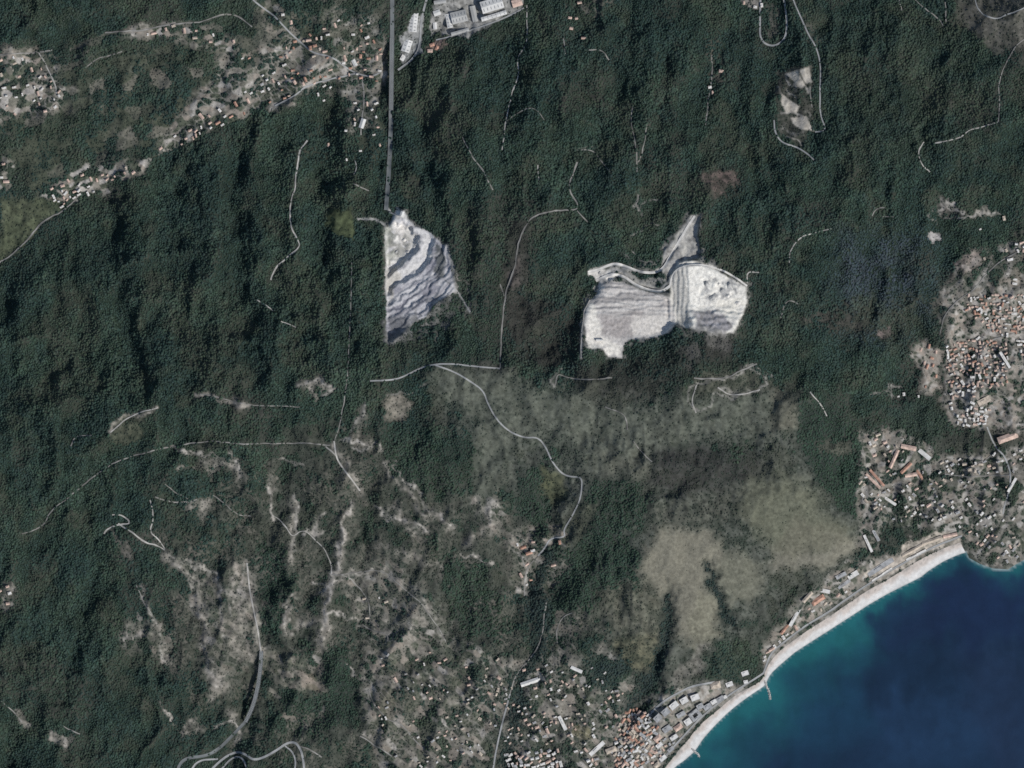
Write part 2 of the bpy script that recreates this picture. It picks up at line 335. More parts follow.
# grey-green scrub around the summit
patch([(430, 372), (500, 372), (545, 392), (600, 402), (640, 412), (690, 402), (790, 398), (797, 436), (735, 436), (690, 438), (650, 446), (640, 470), (600, 478), (560, 455), (520, 432), (505, 470), (480, 520), (468, 480), (485, 420), (440, 400)], (.092, .100, .080), 22, .85, .10, .3, .3)
patch([(600, 455), (650, 455), (660, 500), (690, 505), (760, 480), (770, 520), (650, 530), (600, 520)], (.078, .080, .064), 18, .7, .3, .5)
patch([(655, 449), (727, 441), (764, 459), (752, 482), (712, 492), (677, 497), (648, 478)], (.034, .034, .032), 16, .85, .5, .35)
patch([(690, 372), (750, 366), (770, 385), (740, 400), (700, 395)], (.085, .085, .066), 10, .6, .25, .4)
for q, soft, st in [([(797, 402), (832, 400), (864, 440), (858, 520), (845, 512), (815, 480), (798, 450)], 18, .85), ([(590, 480), (640, 478), (655, 500), (640, 530), (600, 535), (585, 515)], 18, .7), ([(560, 545), (600, 520), (640, 545), (650, 590), (600, 600), (560, 640), (545, 620)], 22, .75),
                    ([(520, 470), (545, 460), (560, 500), (540, 530), (515, 515)], 14, .7), ([(535, 425), (580, 440), (585, 470), (550, 460)], 14, .5), ([(385, 425), (470, 440), (480, 480), (440, 500), (380, 470)], 22, .6), ([(440, 560), (490, 560), (505, 640), (470, 640), (450, 620)], 20, .6), ([(300, 640), (350, 650), (360, 720), (310, 740), (270, 720)], 18, .7), ([(255, 540), (285, 545), (285, 640), (262, 640)], 12, .7), ([(700, 440), (740, 436), (760, 450), (735, 470)], 14, .4)]:
    m_ = area(q, soft) * st; lerp(m_, (.024, .032, .028), 1.0); tint(m_, (.029, .050, .035))
# grassland above the beach
patch([(642, 549), (660, 528), (712, 534), (728, 554), (722, 571), (709, 569), (704, 584), (718, 609), (719, 634), (697, 646), (677, 634), (671, 606), (657, 594), (642, 569)], (.172, .164, .128), 16, .97, .0, .05, .15)
patch([(700, 590), (716, 600), (720, 634), (696, 648), (684, 630)], (.150, .148, .108), 12, .5, .0)
patch([(730, 549), (760, 562), (764, 584), (748, 602), (728, 604), (712, 579), (716, 560)], (.135, .135, .104), 16, .9, .01, .12, .2)
patch([(767, 562), (792, 548), (812, 555), (837, 543), (858, 538), (860, 551), (837, 565), (812, 571), (787, 566), (770, 571)], (.165, .158, .126), 14, .92, .01, .12, .2)
patch([(750, 484), (782, 477), (809, 487), (824, 512), (846, 529), (815, 547), (782, 551), (760, 534), (740, 512)], (.118, .122, .088), 22, .9, .01, .15, .2)
patch([(800, 520), (840, 530), (850, 545), (800, 556), (770, 556)], (.130, .126, .095), 14, .7, .01, .15, .2)
patch([(600, 590), (650, 580), (668, 620), (655, 640), (610, 632)], (.105, .104, .078), 14, .6, .25, .45)
patch([(612, 640), (655, 632), (662, 650), (650, 672), (620, 668)], (.120, .115, .074), 10, .7, .2, .5)
patch([(690, 660), (705, 642), (712, 646), (700, 668), (688, 684), (668, 690), (672, 680)], PALE, 7, .5, .2, .5)
patch([(770, 385), (797, 405), (795, 430), (770, 430)], (.095, .092, .072), 10, .7, .2, .3)
patch([(815, 440), (850, 435), (850, 455), (825, 458)], (.085, .085, .066), 12, .6, .3, .3)
patch([(540, 470), (562, 476), (570, 492), (552, 502), (538, 490)], (.085, .090, .050), 10, .7, .2, .3)
patch([(578, 505), (600, 500), (590, 530), (575, 545), (568, 530)], (.085, .090, .064), 9, .6, .25, .4)
# valley of the north: terraces and fields
for pts, st in [([(0, 50), (35, 52), (55, 48), (56, 66), (62, 88), (76, 96), (62, 112), (45, 119), (30, 112), (0, 121)], .75), ([(68, 48), (86, 42), (92, 52), (76, 58)], .7),
                ([(100, 34), (120, 28), (165, 21), (200, 24), (235, 30), (240, 46), (222, 52), (205, 44), (160, 37), (112, 36)], .75),
                ([(228, 58), (262, 50), (300, 38), (342, 60), (382, 74), (372, 80), (330, 82), (300, 92), (275, 108), (250, 112), (215, 125), (190, 135), (165, 150), (152, 150), (165, 132), (182, 116), (215, 108), (238, 84)], .62),
                ([(255, 0), (275, 5), (310, 40), (296, 50), (270, 25)], .5), ([(38, 190), (75, 170), (112, 164), (152, 157), (142, 171), (122, 186), (88, 192), (60, 200)], .72),
                ([(0, 160), (20, 172), (14, 188), (0, 190)], .7), ([(0, 198), (25, 196), (35, 204), (22, 212), (8, 222), (0, 222)], .55), ([(350, 60), (384, 70), (384, 84), (368, 130), (352, 130), (345, 90)], .4), ([(100, 100), (118, 98), (116, 140), (106, 140)], .4)]:
    patch(pts, (.205, .188, .160), 8, st * .55, .16, .75, .6)
VALLEY = area([(0, 45), (60, 45), (105, 30), (200, 20), (240, 8), (300, -10), (384, -10), (385, 150), (350, 150), (340, 95), (300, 92), (275, 108), (215, 125), (165, 150), (120, 185), (65, 210), (38, 228), (0, 262)], 16)
parcel_land(VALLEY * .42, 11, 1, [3, 3, 2.5, 1, .6, .3, .1], 1.5, .35, .35)
for q, st in [([(0, 50), (35, 50), (58, 60), (62, 88), (78, 98), (60, 114), (30, 114), (0, 122)], .85), ([(104, 33), (165, 20), (202, 24), (240, 38), (240, 56), (205, 48), (160, 38)], .85), ([(222, 60), (262, 48), (300, 36), (342, 58), (382, 72), (372, 82), (330, 82), (275, 108), (215, 126), (165, 151), (152, 150), (182, 116)], .8),
              ([(250, -5), (275, 0), (312, 40), (296, 50), (270, 28)], .6), ([(36, 192), (75, 168), (112, 162), (154, 155), (142, 172), (120, 186), (70, 204)], .85), ([(0, 155), (22, 172), (14, 190), (0, 192)], .85), ([(345, 40), (384, 45), (384, 84), (370, 132), (350, 132), (340, 80)], .6), ([(310, 15), (345, 8), (384, 20), (382, 45), (330, 40)], .45)]:
    parcel_land(area(q, 9) * st, 5.0, 4, [2.4, 2.2, 2.0, 1.2, 1.4, 1.2, 1.2], 1.5, .4, .9)
patch([(0, 200), (60, 198), (62, 210), (36, 228), (26, 243), (0, 262)], (.080, .092, .055), 8, .8, .15, .3)
patch([(330, 209), (350, 207), (357, 224), (352, 240), (336, 236), (322, 222)], (.062, .075, .040), 6, .9, .08, .2)
patch([(960, 0), (1040, -20), (1040, 42), (1000, 56), (985, 46), (965, 25)], (.096, .092, .080), 14, .8, .10, .3)
patch([(510, 262), (517, 250), (519, 285), (512, 290)], (.13, .11, .10), 6, .4, .2)
patch([(700, 175), (735, 172), (740, 190), (715, 194)], (.15, .11, .10), 8, .6, .2, .6)
# pale terraces and ridges on the south-western slopes
for pts, w, st in [([(168, 556), (195, 580), (204, 615), (208, 650), (215, 685)], 7, .62), ([(200, 566), (220, 590), (222, 632)], 5, .5), ([(234, 568), (237, 615), (234, 650)], 7, .75), ([(247, 562), (251, 600), (258, 628), (262, 655)], 4.5, .85),
                   ([(205, 672), (222, 678), (215, 690)], 8, .6), ([(291, 500), (293, 540), (290, 560)], 4, .55), ([(292, 596), (286, 620), (288, 636)], 5, .75), ([(347, 512), (336, 570), (323, 612), (322, 648)], 5, .7),
                   ([(300, 625), (322, 618), (326, 640)], 7, .5), ([(385, 465), (410, 495), (424, 514), (448, 527)], 5, .5), ([(392, 508), (408, 526), (420, 540)], 6, .45), ([(334, 446), (346, 470), (360, 492)], 5, .5),
                   ([(108, 433), (135, 415), (158, 408)], 4, .75), ([(200, 395), (230, 400), (246, 406)], 4, .65), ([(300, 386), (320, 382), (330, 388)], 6, .5), ([(312, 388), (318, 404)], 5, .5), ([(205, 462), (232, 466), (242, 476)], 7, .6), ([(180, 468), (215, 472)], 4, .4),
                   ([(190, 505), (205, 500), (204, 516)], 6, .5), ([(125, 632), (145, 622), (160, 640), (168, 660)], 9, .5), ([(8, 585), (6, 610)], 8, .55), ([(52, 740), (68, 745)], 7, .7), ([(20, 715), (32, 724)], 5, .5),
                   ([(335, 580), (352, 572), (385, 570)], 4, .5), ([(270, 505), (275, 480)], 4, .4), ([(380, 545), (410, 556), (440, 572)], 7, .35), ([(470, 540), (490, 530), (500, 520)], 7, .5), ([(478, 500), (486, 520)], 5, .6), ([(505, 545), (520, 535)], 6, .5),
                   ([(110, 530), (125, 550)], 8, .3), ([(350, 590), (380, 620), (412, 622)], 9, .4), ([(400, 585), (420, 610), (440, 640)], 8, .4), ([(180, 730), (200, 726)], 7, .4), ([(232, 715), (238, 722)], 6, .4)]:
    band(pts, w * .72, (.255, .235, .205), min(1, st * 1.3), .03, .45)
for pts in [[(340,340),(380,400),(410,480),(415,560),(430,600)],[(370,350),(430,380),(440,430),(445,500)],[(485,365),(490,430),(485,480),(500,540)],[(700,240),(685,310),(672,370),(655,440),(640,490)],[(660,390),(700,385),(770,365)],[(770,370),(830,420),(870,480),(890,540)],
            [(790,160),(830,210),(870,265),(900,285)],[(590,225),(590,300),(585,350)],[(645,255),(630,300)],[(1000,240),(970,250),(985,280)],[(575,430),(568,480)],[(280,400),(300,450),(320,500),(330,560)],[(250,510),(300,480)],[(830,490),(835,560),(850,590)],[(720,480),(780,500),(830,500)],
            [(740,600),(760,640),(800,665),(840,700)],[(800,580),(860,590),(900,620)],[(900,640),(960,620),(1000,580)],[(940,670),(980,700)],[(720,700),(800,740)],[(930,340),(985,362)],[(750,250),(790,270),(850,290)],[(650,450),(690,470),(740,470)],[(800,440),(830,490)],[(620,400),(660,400)],[(320,640),(350,680)],
            [(430,690),(470,680),(480,720)],[(350,130),(420,140),(480,150)],[(460,130),(480,170)],[(560,150),(600,160)],[(720,110),(760,130)],[(540,180),(545,260)],[(610,300),(650,290)],[(850,640),(870,680),(900,720)],[(960,560),(1000,600)],[(760,560),(800,550)],[(690,560),(740,600)],[(860,700),(920,690)],[(900,540),(880,600)]]:
    band([(x / 2, 384 + y / 2) for x, y in pts], 1.7, (.31, .29, .26), .85, .05, .55)
patch([(118, 424), (140, 414), (142, 438), (120, 446), (108, 438)], (.085, .088, .062), 8, .7, .2, .3)
patch([(262, 656), (290, 650), (312, 665), (326, 680), (329, 696), (300, 694), (268, 692)], (.125, .122, .095), 8, .7, .15, .5)
patch([(297, 672), (312, 670), (322, 684), (325, 692), (304, 688), (296, 680)], (.255, .205, .160), 4, .8, .03, .2)
patch([(226, 612), (250, 600), (262, 656), (240, 664), (226, 650)], (.20, .182, .155), 8, .6, .1, .7)
patch([(386, 402), (399, 392), (414, 405), (406, 418), (390, 425), (385, 412)], (.180, .165, .138), 6, .8, .1, .3)
patch([(342, 428), (360, 430), (378, 444), (372, 456), (356, 446)], (.17, .155, .13), 7, .5, .2, .6)
patch([(355, 408), (362, 400), (370, 415), (360, 430)], (.15, .145, .125), 6, .5, .2, .5)
patch([(365, 655), (400, 640), (446, 640), (465, 655), (482, 700), (492, 668), (506, 672), (496, 720), (484, 790), (400, 790), (390, 742), (368, 730), (364, 690)], (.150, .140, .120), 12, .4, .3, .8, .6)
patch([(375, 690), (392, 688), (398, 708), (388, 722), (376, 706)], (.155, .125, .098), 5, .7, .08, .3)
patch([(500, 668), (560, 655), (610, 650), (640, 690), (660, 690), (672, 680), (690, 700), (670, 770), (650, 800), (500, 800), (505, 720)], (.16, .155, .138), 14, .55, .25, .75, .6)
patch([(572, 726), (586, 726), (588, 738), (578, 742)], (.34, .28, .16), 3, .8, .02)
patch([(512, 540), (540, 530), (566, 534), (568, 560), (548, 592), (515, 596), (508, 570)], (.165, .145, .122), 9, .55, .3, .75)
patch([(655, 700), (700, 684), (745, 684), (742, 694), (700, 722), (670, 750), (640, 768), (630, 740)], (.135, .140, .125), 7, .8, .1, .3)
for q, st in [([(165, 552), (200, 560), (262, 560), (268, 655), (230, 690), (196, 690), (200, 620)], .3), ([(365, 650), (400, 630), (470, 640), (500, 660), (506, 690), (486, 790), (380, 790), (362, 700)], .62), ([(340, 575), (400, 560), (450, 620), (440, 650), (370, 645)], .5), ([(258, 655), (325, 650), (332, 700), (300, 740), (262, 700)], .5),
              ([(500, 664), (560, 650), (612, 648), (640, 690), (620, 700), (600, 800), (500, 800)], .7), ([(508, 535), (540, 526), (568, 530), (568, 562), (545, 598), (512, 598)], .7), ([(545, 640), (560, 600), (590, 610), (560, 660)], .4), ([(110, 620), (150, 610), (172, 640), (165, 665), (130, 650)], .4), ([(470, 500), (500, 490), (510, 530), (480, 540)], .4)]:
    parcel_land(area(q, 14) * st, 5.5, 6, [3.0, 2.4, 1.8, 1.2, 1.3, 1.0, .6], 1.6, -.7, .75)
terr = sstep(.62, .95, np.abs(((hgt + (n2 - .5) * 14) / 8.0) % 1 - .5) * 2) * sstep(.45, .6, fbm(gx, gy, 24, 3, 8)) * area([(150, 470), (330, 440), (560, 560), (640, 650), (600, 790), (280, 790), (160, 700)], 50)
lerp(terr * .55, (.17, .155, .13), .3)
# deep green of the stream beds
for pts, w in [([(668, 592), (666, 630), (655, 668), (640, 690), (624, 712)], 7), ([(545, 600), (540, 650), (520, 690), (510, 740), (505, 768)], 9), ([(706, 562), (714, 590), (734, 622)], 5), ([(600, 672), (620, 664)], 10), ([(548, 560), (530, 610)], 8)]:
    m = streak(pts, w); lerp(m * .85, (.024, .032, .028), 1.0); tint(m, (.024, .037, .034))
patch([(575, 655), (620, 655), (632, 672), (612, 690), (588, 684)], (.030, .042, .034), 9, .8, .95)
patch([(880, 408), (935, 400), (950, 425), (930, 445), (905, 445), (888, 430)], (.026, .038, .032), 10, .9, 1)
patch([(952, 480), (995, 480), (990, 505), (965, 505)], (.026, .038, .032), 8, .9, 1)
patch([(700, 655), (740, 640), (760, 660), (740, 676), (705, 680)], (.034, .046, .034), 10, .8, .9)
# coast towns
patch([(860, 432), (880, 425), (900, 445), (932, 452), (945, 470), (960, 470), (985, 470), (1000, 460), (1030, 440), (1060, 560), (1010, 566), (980, 560), (966, 545), (962, 530), (930, 530), (885, 520), (870, 560), (855, 545), (858, 520), (868, 510), (856, 470)], (.150, .145, .130), 10, .35, .4, .75, .6)
patch([(945, 340), (962, 300), (985, 280), (1030, 270), (1040, 440), (1000, 440), (985, 420), (955, 425), (945, 400), (948, 360)], (.180, .155, .138), 10, .4, .3, .7, .6)
patch([(915, 350), (928, 340), (942, 350), (940, 390), (925, 394)], (.20, .155, .13), 6, .5, .25, .6)
patch([(893, 557), (915, 540), (945, 532), (962, 532), (960, 544), (930, 552), (905, 566), (890, 574), (868, 586), (868, 572)], (.36, .32, .27), 4, .75, .06, .45)
patch([(766, 668), (763, 646), (785, 640), (800, 605), (825, 588), (835, 575), (852, 566), (868, 562), (895, 550), (905, 566), (870, 588), (835, 610), (795, 638)], (.20, .185, .165), 7, .65, .15, .6)
patch([(968, 548), (985, 545), (1010, 548), (1030, 550), (1024, 562), (1010, 571), (985, 567), (969, 558)], (.22, .21, .19), 4, .6, .2, .6)
patch([(955, 262), (975, 254), (980, 264), (970, 278), (958, 272)], (.21, .17, .155), 5, .8, .1, .4); patch([(972, 284), (984, 272), (988, 280), (982, 290)], (.24, .23, .21), 4, .8, .1, .4)
patch([(942, 292), (954, 286), (962, 296), (950, 302)], (.23, .215, .19), 4, .8, .1, .4)
patch([(936, 202), (945, 193), (956, 205), (966, 214), (942, 218)], (.12, .105, .098), 6, .6, .2, .5); patch([(962, 219), (976, 216), (988, 207), (993, 216), (975, 221)], (.30, .28, .24), 4, .85, .03, .3)
patch([(927, 234), (934, 230), (939, 238), (932, 239)], (.36, .34, .32), 3, .85, .03)
patch([(880, 330), (892, 325), (894, 336), (884, 340)], (.19, .15, .14), 5, .6, .2, .5); patch([(800, 315), (840, 300), (860, 325), (820, 330)], (.075, .068, .06), 14, .5, .4, .6)
patch([(750, -10), (764, -5), (764, 12), (752, 10), (740, 2)], (.24, .22, .2), 4, .6, .1, .6); patch([(764, 5), (780, 4), (782, 30), (768, 38)], (.11, .105, .092), 5, .6, .2, .6)
patch([(800, 20), (816, 22), (822, 46), (806, 40)], (.11, .105, .09), 8, .5, .3, .6); patch([(560, -10), (640, -20), (600, 20), (565, 12)], (.15, .14, .12), 8, .45, .3, .8)
patch([(708, 28), (722, 30), (726, 60), (722, 90), (712, 100), (706, 60)], (.125, .11, .09), 8, .45, .3, .7)
for q, st, sz, wt in [([(860, 430), (900, 428), (940, 452), (1000, 452), (1040, 436), (1060, 560), (1010, 568), (980, 562), (966, 545), (962, 532), (920, 530), (880, 528), (874, 558), (856, 548), (856, 470)], .7, 4.5, [2.6, 1.8, 1.4, 1.2, 1.5, 1.2, 1.2]), ([(940, 292), (965, 286), (1030, 280), (1034, 430), (985, 430), (956, 428), (944, 400), (950, 350)], .85, 3.6, [1.2, .8, .8, 1.2, 1.8, 2, 1.6]),
                      ([(930, 300), (970, 250), (1030, 236), (1030, 300), (960, 300), (940, 330)], .35, 5, [2, 1.5, 1, 1, 1.4, 1, .8]), ([(612, 715), (645, 708), (690, 684), (745, 684), (742, 694), (700, 722), (660, 765), (640, 800), (600, 800)], .8, 3.6, [.7, .6, .8, 1.4, 2, 1.4, 1.2]), ([(765, 668), (763, 645), (800, 600), (835, 570), (870, 560), (905, 548), (945, 532), (962, 532), (960, 544), (905, 566), (830, 614)], .7, 4, [.6, .7, 1, 1.5, 2, 1.6, 1.2]), ([(912, 346), (930, 338), (943, 350), (940, 392), (922, 394)], .8, 3.6, [.5, .5, .8, 1, 2, 2.4, 1])]:
    parcel_land(area(q, 8) * st, sz, 8, wt, 1.3, .6, .8)
patch([(893, 557), (915, 540), (945, 532), (962, 532), (960, 544), (930, 552), (905, 566), (890, 574), (868, 586), (868, 572)], (.36, .32, .27), 4, .7, .03, .5)
# factory yards
patch([(398, 58), (408, 14), (424, 12), (420, 48), (404, 64)], (.30, .30, .29), 3, .8, .03, .2); patch([(436, 0), (430, 34), (448, 38), (480, 28), (524, 8), (530, -20), (430, -20)], (.26, .255, .24), 4, .85, .03, .15)
patch([(424, 45), (440, 38), (446, 46), (432, 54)], (.24, .17, .15), 4, .7, .1, .5)
# small clearings of the three spoil terraces in the north-east
patch([(776, 70), (812, 64), (816, 95), (812, 128), (800, 150), (776, 135), (774, 100)], (.065, .064, .055), 6, .8, .3, .5)
for q in [[(785, 74), (798, 70), (801, 78), (806, 86), (800, 88), (793, 80)], [(799, 70), (809, 67), (812, 82), (806, 84), (802, 76)], [(782, 93), (788, 99), (799, 106), (797, 112), (786, 113), (781, 103)], [(791, 118), (806, 116), (814, 131), (800, 129), (793, 124)]]:
    patch(q, (.36, .335, .29), 2, .95, 0, 0, .3, False)
for pts, w, k in [([(785, 76), (800, 86), (808, 92)], 1.2, .8), ([(776, 86), (790, 99)], 1.1, .7), ([(781, 113), (795, 117), (808, 115)], 1.2, .8), ([(778, 128), (790, 134), (800, 130)], 1.3, .6), ([(783, 140), (795, 138), (806, 146)], 1.3, .6), ([(790, 88), (800, 96)], 1.0, .6),
                  ([(940, 213), (944, 197), (952, 203), (956, 210), (963, 211)], 1.4, .8), ([(935, 205), (934, 222)], 1.0, .5), ([(944, 216), (962, 219), (978, 218)], 1.4, .7), ([(990, 214), (1000, 216)], 1.2, .6), ([(1004, 252), (1024, 246)], 1.6, .7), ([(1008, 266), (1014, 258)], 2.2, .6), ([(1002, 276), (1010, 270)], 2.2, .6),
                  ([(690, 386), (700, 379), (735, 376), (757, 366), (768, 373), (764, 386), (742, 397), (720, 396), (700, 412), (691, 402), (690, 386)], 1.2, .65), ([(740, 372), (752, 368), (760, 376)], 2.4, .4), ([(726, 388), (736, 392)], 2.6, .6), ([(560, 372), (552, 380), (556, 388)], 1.3, .6), ([(300, 388), (316, 380), (332, 386), (322, 396)], 1.2, .6),
                  ([(364, 402), (360, 412), (356, 424), (350, 430)], 1.4, .6), ([(346, 440), (356, 438), (364, 442)], 1.6, .8), ([(352, 446), (364, 450), (374, 446)], 1.4, .6), ([(388, 396), (398, 390), (412, 392), (430, 384)], 1.2, .6), ([(525, 545), (520, 560), (530, 572), (528, 592)], 1.2, .8), ([(540, 546), (552, 538), (562, 548)], 1.2, .8), ([(516, 552), (530, 560), (545, 562)], 1.1, .7),
                  ([(575, 150), (590, 146), (600, 152)], 1.0, .4), ([(640, 196), (638, 212), (646, 200), (656, 204)], 1.0, .6), ([(636, 236), (644, 226), (656, 222)], 1.1, .6), ([(632, 250), (640, 262), (655, 264)], 1.3, .6), ([(870, 395), (885, 388), (905, 391)], 1.6, .6), ([(886, 392), (900, 390)], 2, .5), ([(455, 262), (470, 300), (468, 312)], .9, .5), ([(420, 330), (430, 318), (432, 345)], 1.0, .5)]:
    band(pts, w, (.30, .285, .26), k, .05, .35)
# rock of the quarries
streaks = fbm(gx * .35 + gy * .9, gy * .5 - gx * .6, 7, 4, 3)
mq = np.clip(mW + mM + mE, 0, 1)
edge_noise = sstep(.25, .5, mq + (n2 - .5) * .3)
lerp(mW * edge_noise, (.31, .305, .32), 0)
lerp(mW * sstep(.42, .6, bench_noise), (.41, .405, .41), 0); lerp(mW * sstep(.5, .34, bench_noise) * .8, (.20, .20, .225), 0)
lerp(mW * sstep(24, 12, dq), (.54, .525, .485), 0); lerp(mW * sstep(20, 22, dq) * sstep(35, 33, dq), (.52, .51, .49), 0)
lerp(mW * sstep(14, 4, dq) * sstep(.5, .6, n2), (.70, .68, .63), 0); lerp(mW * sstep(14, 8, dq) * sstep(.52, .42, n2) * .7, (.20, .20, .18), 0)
lerp(area([(396, 228), (398, 210), (406, 212), (408, 232), (402, 246)], 5) * .8, (.66, .63, .58), 0)
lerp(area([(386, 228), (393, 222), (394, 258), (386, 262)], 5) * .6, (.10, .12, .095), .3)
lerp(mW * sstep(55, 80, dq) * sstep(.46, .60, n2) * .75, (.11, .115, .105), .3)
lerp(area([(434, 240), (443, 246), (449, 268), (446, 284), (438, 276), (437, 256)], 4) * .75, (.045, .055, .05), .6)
lerp(area([(384, 318), (398, 312), (420, 320), (412, 330), (390, 343), (380, 340)], 8) * .7 * sstep(.38, .55, n2), (.10, .105, .11), .3)  # shade on the lower left end, painted into the rock colour
lerp(area([(420, 305), (452, 292), (460, 312), (440, 335), (405, 340), (412, 325)], 12) * .6 * sstep(.40, .58, n2 * .6 + n3 * .4), (.15, .15, .145), .3)
lerp(mW * sstep(.60, .72, fbm(dq * .8, tq * .3, 5, 3, 9)) * .8, (.50, .49, .485), 0)
lerp(area([(386, 305), (386, 268), (398, 266), (400, 276), (390, 296)], 4) * mW * .8, (.40, .38, .335), 0)
lerp(mM * edge_noise, (.49, .465, .43), 0)
lerp(mM * sstep(.45, .58, band_mid) * sstep(330, 305, gy), (.32, .305, .29), 0); lerp(mM * sstep(.5, .36, band_mid) * sstep(335, 315, gy) * .7, (.50, .48, .45), 0)
lerp(area([(600, 316), (640, 312), (644, 326), (620, 338), (600, 334)], 8) * mM * .8, (.29, .265, .25), 0, .3)
lerp(area([(586, 312), (594, 304), (599, 312), (598, 336), (620, 348), (620, 358), (608, 357), (602, 349), (588, 342)], 4) * .85, (.66, .63, .56), 0)
lerp(area([(630, 320), (660, 314), (672, 325), (655, 338), (632, 336)], 8) * mM * .8, (.56, .53, .48), 0)
lerp(area([(588, 274), (600, 268), (614, 264), (617, 274), (606, 284), (598, 292), (594, 284)], 4) * .9, (.55, .53, .49), 0, .5)
lerp(area([(616, 268), (640, 276), (664, 280), (670, 284), (640, 284), (622, 277)], 2.5) * .7, (.30, .29, .265), 0)
lerp(mE * edge_noise, (.63, .605, .54), 0)
lerp(mE * .5, (.65, .63, .57), 0)
lerp(area([(664, 270), (686, 262), (690, 322), (680, 330), (668, 326)], 4) * mE * .7, (.36, .35, .32), 0)
lerp(area([(690, 264), (712, 268), (728, 280), (700, 306), (690, 306)], 8) * mE, (.70, .675, .605), 0)
lerp(area([(715, 302), (744, 300), (748, 306), (736, 312), (712, 309)], 4) * .9, (.66, .63, .55), 0)
lerp(area([(706, 280), (730, 278), (740, 292), (728, 300), (708, 300)], 8) * .8 * sstep(.42, .55, n2 * .5 + n3 * .5), (.27, .27, .265), 0)
lerp(area([(694, 311), (730, 313), (738, 325), (728, 335), (698, 333)], 5) * .8, (.17, .165, .18), 0, .8)  # shaded southern bench face, its shade painted in as darker rock
lerp(area([(700, 322), (722, 322), (720, 334), (700, 333)], 6) * .4 * sstep(.4, .6, n2), (.06, .075, .065), .3)
lerp(area([(680, 330), (735, 332), (726, 352), (690, 365), (682, 350)], 12) * .5 * sstep(.35, .6, n2), (.13, .125, .115), .35)
lerp(mS, (.24, .235, .22), .05, .5); lerp(mS * sstep(.48, .62, n2), (.36, .35, .32), 0)
lerp(area([(616, 250), (640, 262), (655, 266), (660, 272), (640, 272), (622, 264)], 5) * .5 * sstep(.4, .6, n2), (.15, .15, .14), .4)
for pts, w in [([(590, 272), (600, 268), (615, 264), (630, 270), (650, 272), (664, 268)], 1.3), ([(616, 268), (634, 282), (660, 290), (670, 280)], 1.5), ([(586, 312), (582, 330), (581, 358)], 1.1), ([(663, 272), (668, 258), (682, 240), (692, 216)], 1.3)]:
    lerp(streak(pts, w, False) * .85, (.36, .35, .325), 0)
lerp(area([(386, 256), (450, 300), (455, 296), (470, 310), (455, 320), (425, 320)], 10) * (1 - mW) * .35, (.11, .11, .10), .5)
for pts, w in [([(447, 246), (452, 262), (455, 288), (463, 300), (470, 312)], 1.0), ([(385, 225), (375, 219), (358, 219)], 1.4), ([(388, 209), (398, 218)], 1.3)]:
    lerp(streak(pts, w, False) * .8, (.33, .325, .31), 0)
for Q, ex in ((Q_WEST, 1), (Q_MID, 1), (Q_EAST, 1), (Q_SPUR, 1)):      # dusty, thinned rim
    rim = streak(Q + Q[:1], 3.4) * (1 - np.clip(mW + mM + mE + mS, 0, 1)) * sstep(.36, .56, n2 * .6 + n3 * .4) * sstep(381, 387, gx)
    lerp(rim * .8, (.20, .195, .18), .12, .6)
dens *= (1 - np.clip(mW * .97 + mM + mE + mS * .9, 0, 1))

# ------------------------------------------------------------------ materials
def mat(name, rough=.9, spec=.15):
    m = bpy.data.materials.new(name); m.use_nodes = True
    b = m.node_tree.nodes['Principled BSDF']
    b.inputs['Roughness'].default_value = rough; b.inputs['Specular IOR Level'].default_value = spec
    return m, m.node_tree, b
def noisy(name, c, amt=.25, scale=.05, rough=.9, spec=.2, c2=None):
    """a plain surface whose colour is broken up by weathering noise"""
    m, nt, b = mat(name, rough, spec)
    tc = nt.nodes.new('ShaderNodeNewGeometry')
    n = nt.nodes.new('ShaderNodeTexNoise'); n.inputs['Scale'].default_value = scale; n.inputs['Detail'].default_value = 5
    r = nt.nodes.new('ShaderNodeValToRGB')
    lo = [v * (1 - amt) for v in c]; hi = list(c2) if c2 else [min(1, v * (1 + amt)) for v in c]
    r.color_ramp.elements[0].position = .32; r.color_ramp.elements[1].position = .68
    r.color_ramp.elements[0].color = (*lo, 1); r.color_ramp.elements[1].color = (*hi, 1)
    nt.links.new(tc.outputs['Position'], n.inputs['Vector']); nt.links.new(n.outputs['Fac'], r.inputs['Fac']); nt.links.new(r.outputs['Color'], b.inputs['Base Color'])
    return m
def attr_mat(name, attr, rough, spec, scale=.12, lo=.72, hi=1.28, bump=0.0):
    m, nt, b = mat(name, rough, spec)
    a = nt.nodes.new('ShaderNodeAttribute'); a.attribute_name = attr
    g = nt.nodes.new('ShaderNodeNewGeometry')
    n = nt.nodes.new('ShaderNodeTexNoise'); n.inputs['Scale'].default_value = scale; n.inputs['Detail'].default_value = 6; n.inputs['Roughness'].default_value = .65
    mr = nt.nodes.new('ShaderNodeMapRange'); mr.inputs['From Min'].default_value = .3; mr.inputs['From Max'].default_value = .7; mr.inputs['To Min'].default_value = lo; mr.inputs['To Max'].default_value = hi
    mx = nt.nodes.new('ShaderNodeMix'); mx.data_type = 'RGBA'; mx.blend_type = 'MULTIPLY'; mx.inputs[0].default_value = 1
    nt.links.new(g.outputs['Position'], n.inputs['Vector']); nt.links.new(n.outputs['Fac'], mr.inputs['Value'])
    nt.links.new(a.outputs['Color'], mx.inputs[6]); nt.links.new(mr.outputs['Result'], mx.inputs[7]); nt.links.new(mx.outputs[2], b.inputs['Base Color'])
    if bump:
        bp = nt.nodes.new('ShaderNodeBump'); bp.inputs['Strength'].default_value = 1; bp.inputs['Distance'].default_value = bump
        nt.links.new(n.outputs['Fac'], bp.inputs['Height']); nt.links.new(bp.outputs['Normal'], b.inputs['Normal'])
    return m
